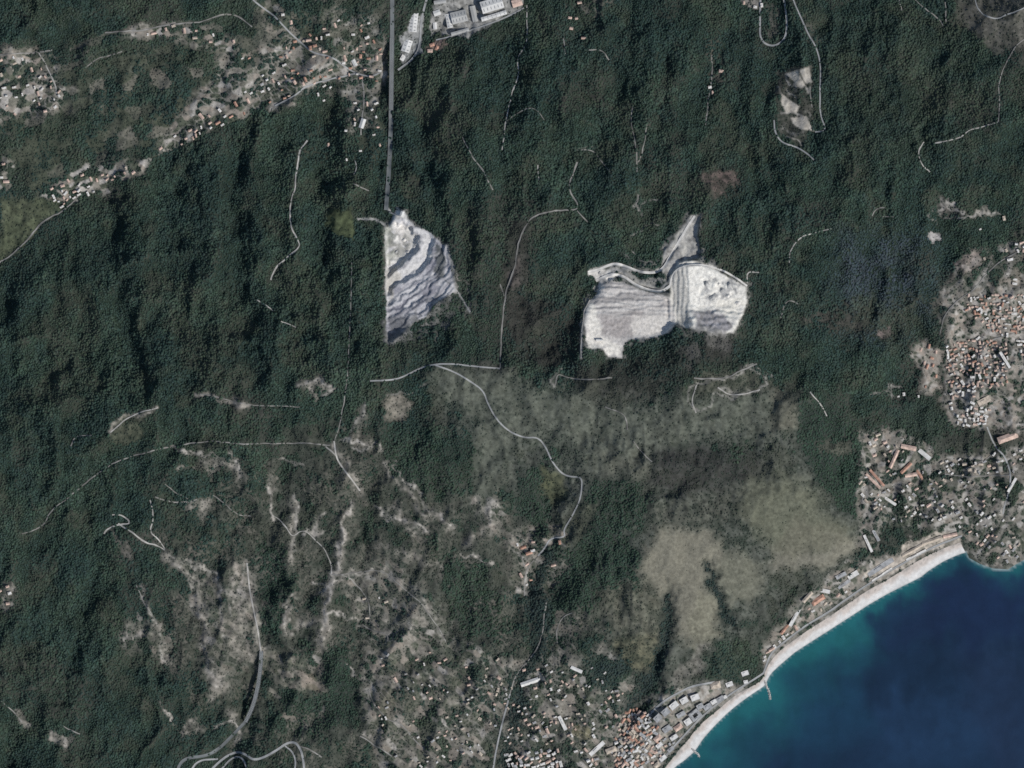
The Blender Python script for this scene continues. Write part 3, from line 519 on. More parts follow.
M = {
 'land': attr_mat('land cover', 'cover', .95, .08, .07, .74, 1.26, 3.0), 'leaf': attr_mat('foliage', 'leaf', .8, .12, .09, .75, 1.25), 'sea': attr_mat('sea water', 'depth_haze', .35, .16, .011, .90, 1.10, .8),
 'sand': attr_mat('beach sand', 'sand', .95, .1, .06, .86, 1.12),
 'quarry': noisy('pale quarry road', (.50, .485, .45), .2, .04), 'track': noisy('pale dirt', (.31, .30, .275), .35, .02), 'lane': noisy('worn lane', (.185, .18, .165), .4, .02), 'tarmac': noisy('grey road', (.25, .255, .25), .2, .02), 'motorway': noisy('bleached asphalt', (.125, .135, .135), .18, .01),
 'concrete': noisy('concrete', (.33, .33, .32), .2, .04), 'paint': noisy('white paint', (.7, .7, .68), .08, .1), 'boulder': noisy('breakwater stone', (.42, .41, .385), .35, .12),
 'wall': noisy('cream render', (.52, .47, .40), .2, .05), 'wall_grey': noisy('grey render', (.42, .42, .41), .2, .05),
 'r_red': noisy('terracotta tiles', (.38, .225, .165), .35, .06), 'r_pink': noisy('faded tiles', (.48, .355, .29), .3, .06), 'r_white': noisy('white flat roof', (.56, .55, .52), .18, .06),
 'r_grey': noisy('grey flat roof', (.30, .305, .305), .25, .05), 'r_tan': noisy('tan roof', (.42, .36, .29), .3, .06), 'metal': noisy('pale roof sheeting', (.52, .515, .49), .12, .03, .6), 'metal_grey': noisy('grey roof sheeting', (.33, .33, .315), .15, .03, .6),
 'skylight': noisy('roof lights', (.12, .13, .14), .2, .05, .3, .4), 'rock_pile': noisy('crushed stone', (.30, .30, .29), .3, .08), 'stone_pale': noisy('pale crushed stone', (.52, .50, .46), .2, .08), 'steel': noisy('grey steel', (.25, .26, .27), .2, .05, .6),
}
def mesh_obj(name, V, F, mats, mi=None, smooth=False, parent=None):
    me = bpy.data.meshes.new(name); me.from_pydata([tuple(v) for v in V], [], [tuple(f) for f in F])
    for m in (mats if isinstance(mats, (list, tuple)) else [mats]): me.materials.append(m)
    if mi is not None: me.polygons.foreach_set('material_index', np.array(mi, dtype=np.int32))
    if smooth: me.polygons.foreach_set('use_smooth', np.ones(len(F), bool))
    me.update()
    o = bpy.data.objects.new(name, me); col.objects.link(o)
    if parent is not None: o.parent = parent
    return o
def big_mesh(name, V, loops, per, m, attr=None, colors=None, smooth=False):
    """fast mesh from arrays: every face has `per` corners"""
    nf = len(loops) // per
    me = bpy.data.meshes.new(name)
    me.vertices.add(len(V)); me.vertices.foreach_set('co', np.asarray(V, np.float32).ravel())
    me.loops.add(len(loops)); me.loops.foreach_set('vertex_index', np.asarray(loops, np.int32))
    me.polygons.add(nf); me.polygons.foreach_set('loop_start', np.arange(0, nf * per, per, dtype=np.int32))
    if smooth: me.polygons.foreach_set('use_smooth', np.ones(nf, bool))
    me.materials.append(m); me.update(calc_edges=True)
    if attr:
        a = me.attributes.new(attr, 'FLOAT_COLOR', 'POINT')
        c4 = np.ones((len(V), 4), np.float32); c4[:, :3] = colors
        a.data.foreach_set('color', c4.ravel())
    o = bpy.data.objects.new(name, me); col.objects.link(o)
    return o
def axis(a, b, step, far):
    out = [b]; s = step
    while out[-1] < b + far: s = min(s * 1.06, 9) if step < 2 else s * 1.35; out.append(out[-1] + s)
    lo = [a]; s = step
    while lo[-1] > a - far: s = min(s * 1.06, 9) if step < 2 else s * 1.35; lo.append(lo[-1] - s)
    return np.array(lo[::-1][:-1] + list(np.arange(a, b, step)) + out)
def grid_faces(nx, ny):
    i, j = np.meshgrid(np.arange(nx - 1), np.arange(ny - 1)); k = (j * nx + i).ravel()
    return np.stack([k, k + nx, k + nx + 1, k + 1], -1).ravel()

# ------------------------------------------------------------------ ground, sea, beach
ax = axis(-28, 1052, 1.0, 1100); ay = axis(-28, 796, 1.0, 900)
tx, ty = np.meshgrid(ax, ay)
V = P(tx, ty).reshape(-1, 3)
cov = sample(C, tx, ty); off_map = sstep(30, 70, np.maximum(np.maximum(-tx, tx - 1024), np.maximum(-ty, ty - 768)))[..., None]     # woods go on beyond the map
cov = cov * (1 - off_map) + (np.array([.022, .036, .027]) * (.7 + .9 * fbm(tx, ty, 16, 4, 3))[..., None]) * off_map
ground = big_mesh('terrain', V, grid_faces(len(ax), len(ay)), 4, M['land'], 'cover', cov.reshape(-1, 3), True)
tag(ground, 'dark wooded hills and valleys running down to the bay', kind='structure')

sx = axis(600, 1060, 3, 3000); sy = axis(530, 800, 3, 3000)
px, py = np.meshgrid(sx, sy)
d = -np.where(inside(px, py, LAND), -1, 1) * seg_dist(px, py, COAST)     # - at sea
d = -d
n_a = fbm(px, py, 34, 4, 2); n_b = fbm(px * 1.6, py * .5, 26, 4, 7); n_c = fbm(px, py, 9, 3, 4)
Lsh = 40 - 26 * sstep(800, 985, px)
sh = np.exp(-np.maximum(d + (n_a - .5) * 52 + (n_c - .5) * 14, 0) / Lsh)
deep = np.array([.0066, .0205, .045]); mid = np.array([.0085, .046, .070]); turq = np.array([.0125, .096, .108])
seac = deep + (mid - deep) * sstep(.10, .38, sh)[..., None]
seac = seac + (turq - seac) * sstep(.30, .95, sh)[..., None]
wx_, wy_ = px + (n_a - .5) * 44 + (n_c - .5) * 12, py + (n_b - .5) * 40 + (n_c - .5) * 10
def sea_area(pts, soft):
    q = seg_dist(wx_, wy_, pts, True); q = np.where(inside(wx_, wy_, pts), q, -q); return sstep(-soft / 2, soft / 2, q)[..., None]
for pts, soft, c, k in [([(872, 618), (900, 604), (925, 594), (945, 606), (930, 640), (895, 656), (872, 645)], 16, (.0075, .019, .048), .75), ([(925, 585), (1030, 575), (1030, 640), (960, 650), (930, 615)], 26, (.0075, .018, .050), .7),
                        ([(880, 700), (960, 690), (1000, 740), (960, 770), (880, 768)], 50, (.0125, .036, .080), .6), ([(780, 720), (850, 690), (880, 730), (800, 768)], 40, (.010, .046, .085), .4), ([(960, 650), (1040, 650), (1040, 790), (990, 790)], 40, (.012, .026, .058), .6)]:  # the patch opening this line is pale haze painted into the water colour
    seac = seac + (np.array(c) - seac) * sea_area(pts, soft) * k
seac = seac * (1 + (n_b - .5) * .34 + (n_c - .5) * .20)[..., None]
seac = seac + (np.array([.30, .36, .36]) - seac) * (np.exp(-(np.maximum(d, -1) / 1.1) ** 2) * np.clip(.2 + 1.3 * n_c, 0, .95))[..., None]
sea = big_mesh('sea', np.stack([(px - 512) * S, (384 - py) * S, np.zeros_like(px)], -1).reshape(-1, 3), grid_faces(len(sx), len(sy)), 4, M['sea'], 'depth_haze', seac.reshape(-1, 3), True)
tag(sea, 'deep blue sea turning turquoise along the beach', kind='structure')

def resample(pts, step):
    pts = np.array(pts, float); seg = np.hypot(*(pts[1:] - pts[:-1]).T); s = np.concatenate([[0], np.cumsum(seg)])
    n = max(2, int(s[-1] / step) + 1); t = np.linspace(0, s[-1], n)
    return np.stack([np.interp(t, s, pts[:, 0]), np.interp(t, s, pts[:, 1])], -1)
def smooth_line(pts, step=2.0, rounds=2):
    q = np.array(pts, float)
    for _ in range(rounds):                                # corner cutting
        a = q[:-1] * .75 + q[1:] * .25; b = q[:-1] * .25 + q[1:] * .75
        q = np.concatenate([q[:1], np.stack([a, b], 1).reshape(-1, 2), q[-1:]])
    return resample(q, step)
outer = smooth_line([(632, 826), (672, 768), (684, 759.5), (692, 752.5)] + COAST[5:24] + [(965, 551.5)], 2)
inner = smooth_line([(622, 820)] + BEACH_IN[1:], 2)
nB, mB = 240, 9
o_ = resample(outer, (len(outer) * 2.0) / nB)[:nB]; i_ = np.stack([np.interp(np.linspace(0, 1, len(o_)), np.linspace(0, 1, len(inner)), inner[:, k]) for k in (0, 1)], -1)
# pair each point of the waterline with the nearest point of the inner edge
near = np.array([inner[np.argmin(((inner - p) ** 2).sum(1))] for p in o_])
near = np.stack([np.convolve(np.pad(near[:, k], 3, mode='edge'), np.ones(7) / 7, 'valid') for k in (0, 1)], -1)
tt = np.linspace(-.12, 1, mB)
bx = o_[:, None, 0] * (1 - tt) + near[:, None, 0] * tt; by = o_[:, None, 1] * (1 - tt) + near[:, None, 1] * tt
bn = fbm(bx, by, 7, 3, 3)
sandc = np.array([.46, .41, .365]) + (np.array([.64, .63, .60]) - np.array([.46, .41, .365])) * sstep(.75, .25, tt + (bn - .5) * .7)[..., None]
bf = fbm(bx, by, 2.4, 2, 6)
sandc *= (.70 + .34 * bn + .28 * bf * (.4 + .6 * np.clip(tt, 0, 1)))[..., None]
sandc = sandc + (np.array([.20, .195, .18]) - sandc) * (sstep(.72, 1.0, tt + (bf - .5) * .8) * sstep(.45, .55, bn) * .7)[..., None]
sandc = np.where((tt < 0)[None, :, None], sandc * .7, sandc)
beach = big_mesh('beach', P(bx, by, .7).reshape(-1, 3), grid_faces(mB, len(o_)), 4, M['sand'], 'sand', sandc.reshape(-1, 3), True)
tag(beach, 'long pale sandy beach curving along the bay', kind='structure')

# ------------------------------------------------------------------ roads and tracks
ROADS = [
 ('road', 'tarmac', 1.5, 'ridge road across the grey scrub of the summit', [(370, 381), (394, 380), (405, 376), (420, 368), (435, 364), (455, 364), (480, 367), (500, 368.5)]),
 ('road', 'tarmac', 1.5, 'pale road winding down the south slope from the ridge', [(435, 365), (455, 372), (470, 381), (484, 391), (488, 405), (500, 424), (512, 433), (525, 438), (538, 437), (546, 447), (552, 462), (562, 474), (572, 477), (582, 477), (582, 490), (579, 503), (571, 518), (563, 531), (566, 537), (550, 538), (545, 548), (538, 556)]),
 ('track', 'lane', 1.2, 'track climbing from the ridge junction through woods to a hairpin', [(500, 368), (501, 350), (502, 330), (504, 305), (507, 288), (515, 268), (519, 240), (529, 219), (540, 214), (558, 210), (577, 211), (578, 204), (572, 196), (569, 184), (573, 175), (577, 162)]),
 ('haul_road', 'quarry', 2.4, 'upper pale haul road linking the quarry tip and spur', [(588, 272), (598, 270), (606, 266), (616, 263), (628, 267), (640, 272), (655, 273), (664, 268), (670, 256), (678, 243), (688, 226), (695, 216)]),
 ('haul_road', 'quarry', 2.6, 'lower pale haul road above the big quarry benches', [(596, 281), (604, 277), (612, 274), (624, 276), (634, 284), (648, 290), (662, 292), (670, 286)]),
 ('haul_road', 'quarry', 1.8, 'haul road curving round the northern rim of the eastern quarry', [(670, 286), (672, 275), (680, 267), (700, 264), (720, 269), (735, 277), (747, 286)]),
 ('track', 'track', 1.1, 'track along the western edge of the big quarry', [(590, 300), (584, 312), (582, 330), (581, 358)]),
 ('track', 'lane', 1.0, 'short spur track beyond the wooded hairpin', [(577, 211), (588, 222)]),
 ('track', 'lane', 1.0, 'short track forking near the middle ridge track', [(500, 284), (504, 296)]),
 ('track', 'lane', 1.1, 'track passing south of the large pale quarry', [(555, 386), (557, 373), (566, 377), (580, 380), (612, 378)]),
 ('road', 'lane', 1.0, 'thin road along the western ridge through forest', [(22, 534), (45, 526), (50, 511), (65, 500), (82, 486), (100, 471), (122, 459), (160, 449), (210, 440), (230, 444), (300, 443), (330, 445)]),
 ('track', 'track', 1.0, 'pale track on the bare crest at the west', [(110, 432), (122, 422), (135, 414), (158, 408)]),
 ('track', 'lane', .9, 'crest track through the bare strip east of the pale crest', [(200, 394), (230, 400), (246, 405), (268, 406), (300, 407)]),
 ('track', 'lane', .9, 'tiny hooked track below the western crest', [(70, 448), (75, 436), (92, 435)]),
 ('track', 'lane', 1.0, 'track to the round clearing among western trees', [(155, 497), (170, 502), (187, 503), (197, 499)]),
 ('track', 'lane', .8, 'faint track running down to the round clearing', [(162, 482), (176, 493), (192, 501)]),
 ('track', 'lane', .9, 'track ending in a hook on the western slope', [(212, 495), (223, 502), (236, 515), (251, 516)]),
 ('track', 'track', 1.0, 'track descending from the round clearing to the hairpins', [(150, 500), (154, 516), (150, 532), (157, 537), (165, 549)]),
 ('track', 'track', 1.3, 'white hairpin track on the western hillside', [(112, 515), (122, 515), (132, 524), (118, 524), (108, 528), (104, 534)]),
 ('track', 'track', 1.2, 'white track leaving the hairpins eastwards', [(118, 524), (131, 531), (145, 543), (155, 544), (165, 550)]),
 ('track', 'lane', .8, 'straight faint firebreak below the western quarry', [(352, 262), (350, 330), (347, 389), (340, 424), (334, 441)]),
 ('track', 'track', 1.5, 'broad pale track starting at the ridge fork', [(334, 441), (336, 456), (341, 466), (350, 477), (360, 491)]),
 ('track', 'lane', 1.2, 'short arm of the ridge fork', [(326, 446), (336, 455)]),
 ('track', 'track', .9, 'winding track down the middle of the southwest slope', [(272, 515), (281, 521), (287, 529), (292, 538), (304, 529), (314, 539), (325, 549), (331, 562), (332, 574)]),
 ('track', 'lane', 1.0, 'track branching southeast on the southwest slope', [(332, 574), (347, 575), (360, 589), (369, 601), (370, 619)]),
 ('track', 'lane', .9, 'long track along the brown spur', [(335, 575), (360, 572), (380, 569), (395, 580), (410, 594), (422, 604), (430, 616), (440, 630), (446, 642)]),
 ('track', 'lane', .9, 'short track between southwestern farms', [(362, 624), (372, 631), (388, 634), (388, 641)]),
 ('road', 'track', 1.6, 'strip of motorway earthworks above the southern viaduct', [(247, 563), (250, 594), (257, 624), (261, 652)]),
 ('road', 'motorway', 3.0, 'motorway curving away below the southern viaduct', [(246, 721), (233, 735), (220, 748), (207, 756), (188, 757.5), (180, 763), (177, 772), (174, 800)]),
 ('road', 'tarmac', 1.8, 'inner slip road of the motorway junction', [(190, 772), (198, 760), (218, 759)]),
 ('road', 'tarmac', 2.2, 'slip road sweeping east through the junction', [(206, 775), (223, 758), (237, 751), (247, 755), (253, 760), (263, 758), (277, 750), (287, 743), (295, 742), (300, 748), (303, 757), (305, 780)]),
 ('road', 'tarmac', 1.6, 'small loop road inside the junction', [(219, 772), (232, 757), (243, 757), (248, 772)]),
 ('road', 'tarmac', 1.5, 'looping ramp beside the pale embankment', [(285, 746), (293, 752), (296, 762), (294, 775)]),
 ('road', 'lane', 1.0, 'lane leaving the junction to the east', [(300, 746), (310, 750), (322, 757)]),
 ('road', 'motorway', 4.2, 'northern motorway between the viaduct and the quarry', [(391, 118), (390, 150), (388, 185), (386, 210)]),
 ('road', 'motorway', 4.0, 'northern motorway entering from the picture top', [(392, -40), (392.4, 0), (392, 40)]),
 ('road', 'lane', 1.3, 'ridge lane through the north-west terraces', [(-20, 55), (0, 55), (35, 53), (52, 50)]),
 ('road', 'track', 1.0, 'lane dropping through the north-western terraces', [(38, 52), (46, 65), (54, 80), (57, 94)]),
 ('road', 'lane', 1.2, 'lane past the long terraced hamlet', [(105, 33), (120, 31), (140, 31), (165, 25), (190, 23), (200, 22), (215, 17), (226, 13), (240, 17), (252, 27)]),
 ('track', 'lane', .9, 'curving lane inside the north-western valley', [(85, 68), (95, 60), (110, 55), (122, 51)]),
 ('road', 'tarmac', 1.5, 'straight road diving into the valley village', [(245, -10), (253, 0), (263, 8), (275, 16), (288, 31), (298, 40), (305, 46)]),
 ('road', 'lane', 1.1, 'western lane of the valley village', [(270, 47), (285, 52), (298, 48)]),
 ('road', 'tarmac', 1.5, 'village street ending beneath the northern viaduct', [(305, 46), (313, 53), (333, 57), (345, 67), (357, 74), (372, 77), (382, 71)]),
 ('road', 'tarmac', 1.3, 'riverside road at the foot of the forest', [(275, 106), (292, 97), (303, 89), (318, 82), (340, 77), (357, 74)]),
 ('road', 'lane', 1.2, 'valley road along the western forest edge', [(-20, 272), (0, 263), (10, 256), (27, 242), (37, 227), (50, 217), (65, 211), (78, 196)]),
 ('road', 'lane', 1.1, 'lane running south from the valley village', [(362, 78), (365, 100), (362, 120), (361, 135)]),
 ('track', 'track', .9, 'small crooked track near the green field', [(355, 160), (357, 168), (353, 175)]),
 ('track', 'lane', .9, 'track approaching the motorway from the west', [(352, 184), (360, 187), (369, 191)]),
 ('road', 'tarmac', 2.0, 'factory approach road at the picture top', [(431, -15), (425, 5), (421, 20), (420, 48), (412, 60), (398, 70)]),
 ('road', 'tarmac', 1.4, 'yard road on the south edge of the factories', [(436, 40), (450, 37), (475, 29), (505, 18), (524, 8)]),
 ('track', 'track', .9, 'winding track descending below the eastern factory end', [(527, 5), (527, 35), (526, 47), (517, 57), (519, 75), (514, 88), (510, 102), (506, 120), (502, 150)]),
 ('track', 'lane', .8, 'faint looping track in the northern wood', [(505, 122), (512, 117), (527, 107), (537, 109), (544, 120)]),
 ('track', 'track', .9, 'short straight clearing in the northern wood', [(538, 165), (539, 184)]),
 ('track', 'lane', .8, 'long faint track down the northern spur', [(632, 105), (631, 125), (636, 140), (637, 172)]),
 ('track', 'lane', .8, 'second branch beside the northern spur track', [(647, 122), (644, 150), (638, 162)]),
 ('track', 'lane', .8, 'faint oblique track west of the northern spur', [(577, 150), (594, 150), (602, 162), (610, 172)]),
 ('track', 'lane', .9, 'track past the small northern farms', [(589, 50), (602, 49), (609, 60)]),
 ('track', 'lane', .9, 'lane beneath the northern farmhouses', [(563, 37), (566, 54)]),
 ('track', 'lane', 1.0, 'track along the brown northern clearing', [(712, 55), (712, 82), (708, 100), (706, 125)]),
 ('track', 'lane', 1.0, 'forked track on the slope west of the hairpin track', [(462, 137), (471, 155), (483, 170), (493, 190)]),
 ('track', 'track', 1.2, 'long pale track in the woods west of the motorway', [(307, 140), (300, 150), (297, 165), (295, 190), (292, 195), (290, 207), (290, 224), (298, 240), (300, 248), (286, 258), (276, 267), (271, 280)]),
 ('track', 'track', .9, 'isolated short track on the western mountainside', [(256, 300), (266, 305), (273, 311)]),
 ('track', 'track', .8, 'second isolated short track on the western mountainside', [(281, 321), (296, 327)]),
 ('road', 'tarmac', 1.8, 'looped road at the north-east top edge', [(761, -15), (760, 22), (760, 40), (771, 47), (783, 42), (787, 31), (786.5, 13), (781, -15)]),
 ('road', 'tarmac', 1.4, 'road running down east of the spoil terraces', [(790, -15), (793, 0), (800, 15), (808, 34), (816, 46), (821, 64), (820, 89), (820, 115), (827, 131), (815, 132)]),
 ('track', 'tarmac', 1.5, 'loop track below the spoil terraces', [(774, 120), (775, 133), (782, 143), (797, 147), (808, 154), (814, 160)]),
 ('track', 'lane', .9, 'spur track inside the spoil terraces', [(810, 89), (812, 108)]),
 ('track', 'lane', .8, 'faint northern track near the top right', [(898, -8), (902, 12)]),
 ('track', 'lane', .9, 'oblique track near the top right', [(910, -8), (918, 4), (930, 12), (940, 20), (943, 26)]),
 ('track', 'lane', .8, 'vertical track near the top right', [(945, -8), (946, 22)]),
 ('road', 'tarmac', 1.1, 'curved road on the grey-brown hilltop', [(972, -10), (978, 12), (990, 18), (1000, 18), (1015, 12), (1040, 0)]),
 ('track', 'track', 1.1, 'hooked pale track on the eastern mountain', [(930, 172), (920, 163), (918, 152), (924, 142)]),
 ('track', 'track', 1.0, 'pale track reaching the eastern summit', [(935, 143), (960, 138), (969, 130), (985, 126), (998, 122)]),
 ('track', 'lane', .9, 'track along the crest of the eastern mountain', [(998, 122), (1000, 105), (998, 85), (1005, 65), (1016, 45), (1030, 35)]),
 ('track', 'track', .9, 'curved track in the woods east of the quarries', [(789, 263), (790, 250), (800, 238), (812, 233), (832, 229)]),
 ('track', 'lane', .8, 'tiny arched track in the eastern wood', [(872, 216), (876, 208), (885, 207)]),
 ('track', 'lane', .8, 'tiny straight track in the eastern wood', [(881, 217), (894, 217)]),
 ('track', 'lane', .9, 'track around the small eastern clearing', [(781, 318), (784, 305), (790, 300), (798, 304)]),
 ('track', 'track', .9, 'short haul track leaving the eastern quarry', [(747, 283), (747, 271), (760, 273)]),
 ('track', 'lane', 1.1, 'track on the scrub south of the eastern quarry', [(694, 378), (712, 379), (729, 378), (739, 371), (757, 364)]),
 ('track', 'track', 1.0, 'curved track on the summit scrub', [(697, 384), (691, 400), (696, 413)]),
 ('track', 'track', 1.3, 'pale forked track on the summit scrub', [(718, 387), (728, 395), (742, 395), (760, 390)]),
 ('track', 'lane', .9, 'small fork of tracks in the burnt scrub', [(605, 407), (616, 411), (626, 416), (627, 430)]),
 ('track', 'lane', .8, 'faint track descending the burnt scrub', [(634, 441), (642, 452), (652, 462)]),
 ('track', 'track', .9, 'track to the lone farm above the coast town', [(810, 392), (820, 402), (827, 416)]),
 ('track', 'lane', .8, 'pair of bends below the central hamlet', [(557, 643), (556, 628), (563, 616), (572, 613)]),
 ('road', 'tarmac', 1.6, 'river valley road into the southern town', [(490, 790), (496, 750), (503, 720), (510, 694)]),
 ('road', 'lane', .9, 'narrow lane up the dark stream valley', [(510, 694), (517, 672), (530, 660), (542, 640), (546, 601)]),
 ('road', 'lane', 1.0, 'lane through the central hamlet', [(524, 596), (525, 570), (538, 556)]),
 ('road', 'tarmac', 1.8, 'coast road behind the western beach', [(640, 790), (660, 762), (680, 740), (700, 718), (726, 697), (745, 685), (764, 673)]),
 ('road', 'tarmac', 1.9, 'coast road behind the long beach', [(764, 673), (770, 654), (785, 641), (808, 624), (829, 612), (848, 598), (870, 583), (905, 562), (935, 546), (962, 536)]),
 ('road', 'tarmac', 2.0, 'white sand-coloured road above the apartment blocks', [(648, 716), (662, 702), (680, 692), (692, 686), (715, 682)]),
 ('road', 'tarmac', 1.5, 'street through the hill town down to the cape', [(987, 427), (995, 447), (1004, 455), (1009, 467), (1011, 476), (1009, 493), (1005, 504), (1003, 514)]),
 ('road', 'lane', 1.2, 'side lane climbing through the hill town', [(966, 469), (977, 464), (987, 459), (996, 452)]),
 ('road', 'lane', 1.0, 'horizontal lane among the hill town houses', [(945, 474), (966, 477), (991, 476), (1010, 475)]),
 ('road', 'lane', 1.0, 'lane into the hillside village', [(940, 335), (944, 315), (958, 300), (975, 290), (990, 268), (1020, 250)]),
 ('road', 'lane', 1.1, 'main lane of the dense hillside village', [(975, 420), (973, 400), (975, 370), (982, 345), (1005, 335), (1030, 330)]),
 ('track', 'lane', .9, 'lane among the south-western terraces', [(368, 690), (374, 706), (388, 720), (402, 724), (414, 740), (428, 752)]),
 ('track', 'lane', .8, 'lane on the bottom-left hillside', [(0, 700), (12, 710), (22, 722)]), ('track', 'lane', .8, 'short track above the tan clearing', [(62, 726), (80, 734)]),
 ('track', 'lane', .9, 'lane through the lower-middle terraces', [(360, 736), (375, 745), (392, 756)]), ('track', 'lane', .8, 'faint track through the western terraces', [(137, 585), (142, 600), (152, 615)]),
 ('track', 'lane', .9, 'railway-like lane cutting through the seaside town', [(612, 790), (640, 758), (668, 738), (682, 728)]),
]
bare = np.zeros((NY, NX))      # where no tree may stand
def ribbon(pts, w, dz):
    w = w * 1.15 if w < 1.3 else w; c = smooth_line(pts, 1.5, 2)
    wob_ = (fbm(c[:, 0], c[:, 1], 9, 2, 3) - .5) * (1.6 if w < 1.4 else .3)
    t = np.gradient(c, axis=0); t /= np.maximum(np.hypot(t[:, 0], t[:, 1])[:, None], 1e-6); nrm = np.stack([-t[:, 1], t[:, 0]], -1)
    c = c + nrm * wob_[:, None]
    ww = w * (1 + (fbm(c[:, 0], c[:, 1], 6, 2, 6) - .5) * (.9 if w < 1.4 else .15))
    rows = [c + nrm * (ww * k / 2)[:, None] for k in (-1, -.5, 0, .5, 1)]
    q = np.stack(rows, 1)
    z = sample(hgt, q[..., 0], q[..., 1]); z = np.maximum(z, z.mean(1, keepdims=True)) + dz; f = S * (1 - z / H)
    V = np.stack([(q[..., 0] - 512) * f, (384 - q[..., 1]) * f, z], -1).reshape(-1, 3)
    for x, y in c:
        i, j = int(round(x - X0)), int(round(y - Y0)); r = int(w / 2 + 1.0)
        if 3 <= i < NX - 4 and 3 <= j < NY - 4:
            bare[j - r:j + r + 1, i - r:i + r + 1] = np.maximum(bare[j - r:j + r + 1, i - r:i + r + 1], .62 if w < 1.2 else .92)
    return V, grid_faces(5, len(c))
rs = 0
for kind, m, w, label, pts in ROADS:
    rs += 1
    V, F = ribbon(pts, w, 1.3 + .012 * rs)
    tag(big_mesh(kind, V, F, 4, M[m]), label, kind='structure')

# ------------------------------------------------------------------ forest and scrub: many small leafy crowns
def crowns(name, xs, ys, rad, hts, cols, label):
    n = len(xs)
    k = 6
    ang = np.linspace(0, 2 * np.pi, k, endpoint=False)[None] + rng.rand(n, 1) * 6.28
    base = P(xs, ys)
    V = np.zeros((n, 1 + 2 * k, 3), np.float32)
    top = np.stack([(rng.rand(n) - .5) * rad * .7, (rng.rand(n) - .5) * rad * .7, hts * (.85 + .3 * rng.rand(n))], -1)
    V[:, 0] = base + top
    for ring, (rr, zz) in enumerate(((.72, .72), (1.0, .18))):
        r = rad[:, None] * rr * (.62 + .7 * rng.rand(n, k)); a = ang + .5 * ring
        V[:, 1 + ring * k:1 + (ring + 1) * k, 0] = base[:, None, 0] + np.cos(a) * r
        V[:, 1 + ring * k:1 + (ring + 1) * k, 1] = base[:, None, 1] + np.sin(a) * r
        V[:, 1 + ring * k:1 + (ring + 1) * k, 2] = base[:, None, 2] + hts[:, None] * zz * (.7 + .6 * rng.rand(n, k))
    tri = []
    for i in range(k):
        j = (i + 1) % k
        tri += [0, 1 + i, 1 + j, 1 + i, 1 + k + i, 1 + k + j, 1 + i, 1 + k + j, 1 + j]
    L = (np.array(tri)[None] + (np.arange(n) * (1 + 2 * k))[:, None]).ravel()
    cc = np.repeat(cols[:, None, :], 1 + 2 * k, 1).reshape(-1, 3)
    o = big_mesh(name, V.reshape(-1, 3), L, 3, M['leaf'], 'leaf', cc)
    return tag(o, label, kind='stuff')
step = 1.75
qx, qy = np.meshgrid(np.arange(-28, 1052, step), np.arange(-28, 796, step))
qx = (qx + (rng.rand(*qx.shape) - .5) * step * 1.1).ravel(); qy = (qy + (rng.rand(*qy.shape) - .5) * step * 1.1).ravel()
dn = sample(dens, qx, qy) ** 1.35 * (1 - sample(bare, qx, qy)); dcq = sample(dc, qx, qy)
dn = dn * np.where(dcq < 3, 0, 1) * (.66 + .58 * fbm(qx, qy, 9, 3, 4))
onb = inside(qx, qy, [tuple(p) for p in outer] + [tuple(p) for p in inner[::-1]])
keepm = (rng.rand(len(qx)) < dn) & ~onb
BUILT = []    # filled below: (x, y, radius)
FOREST = (qx[keepm], qy[keepm])

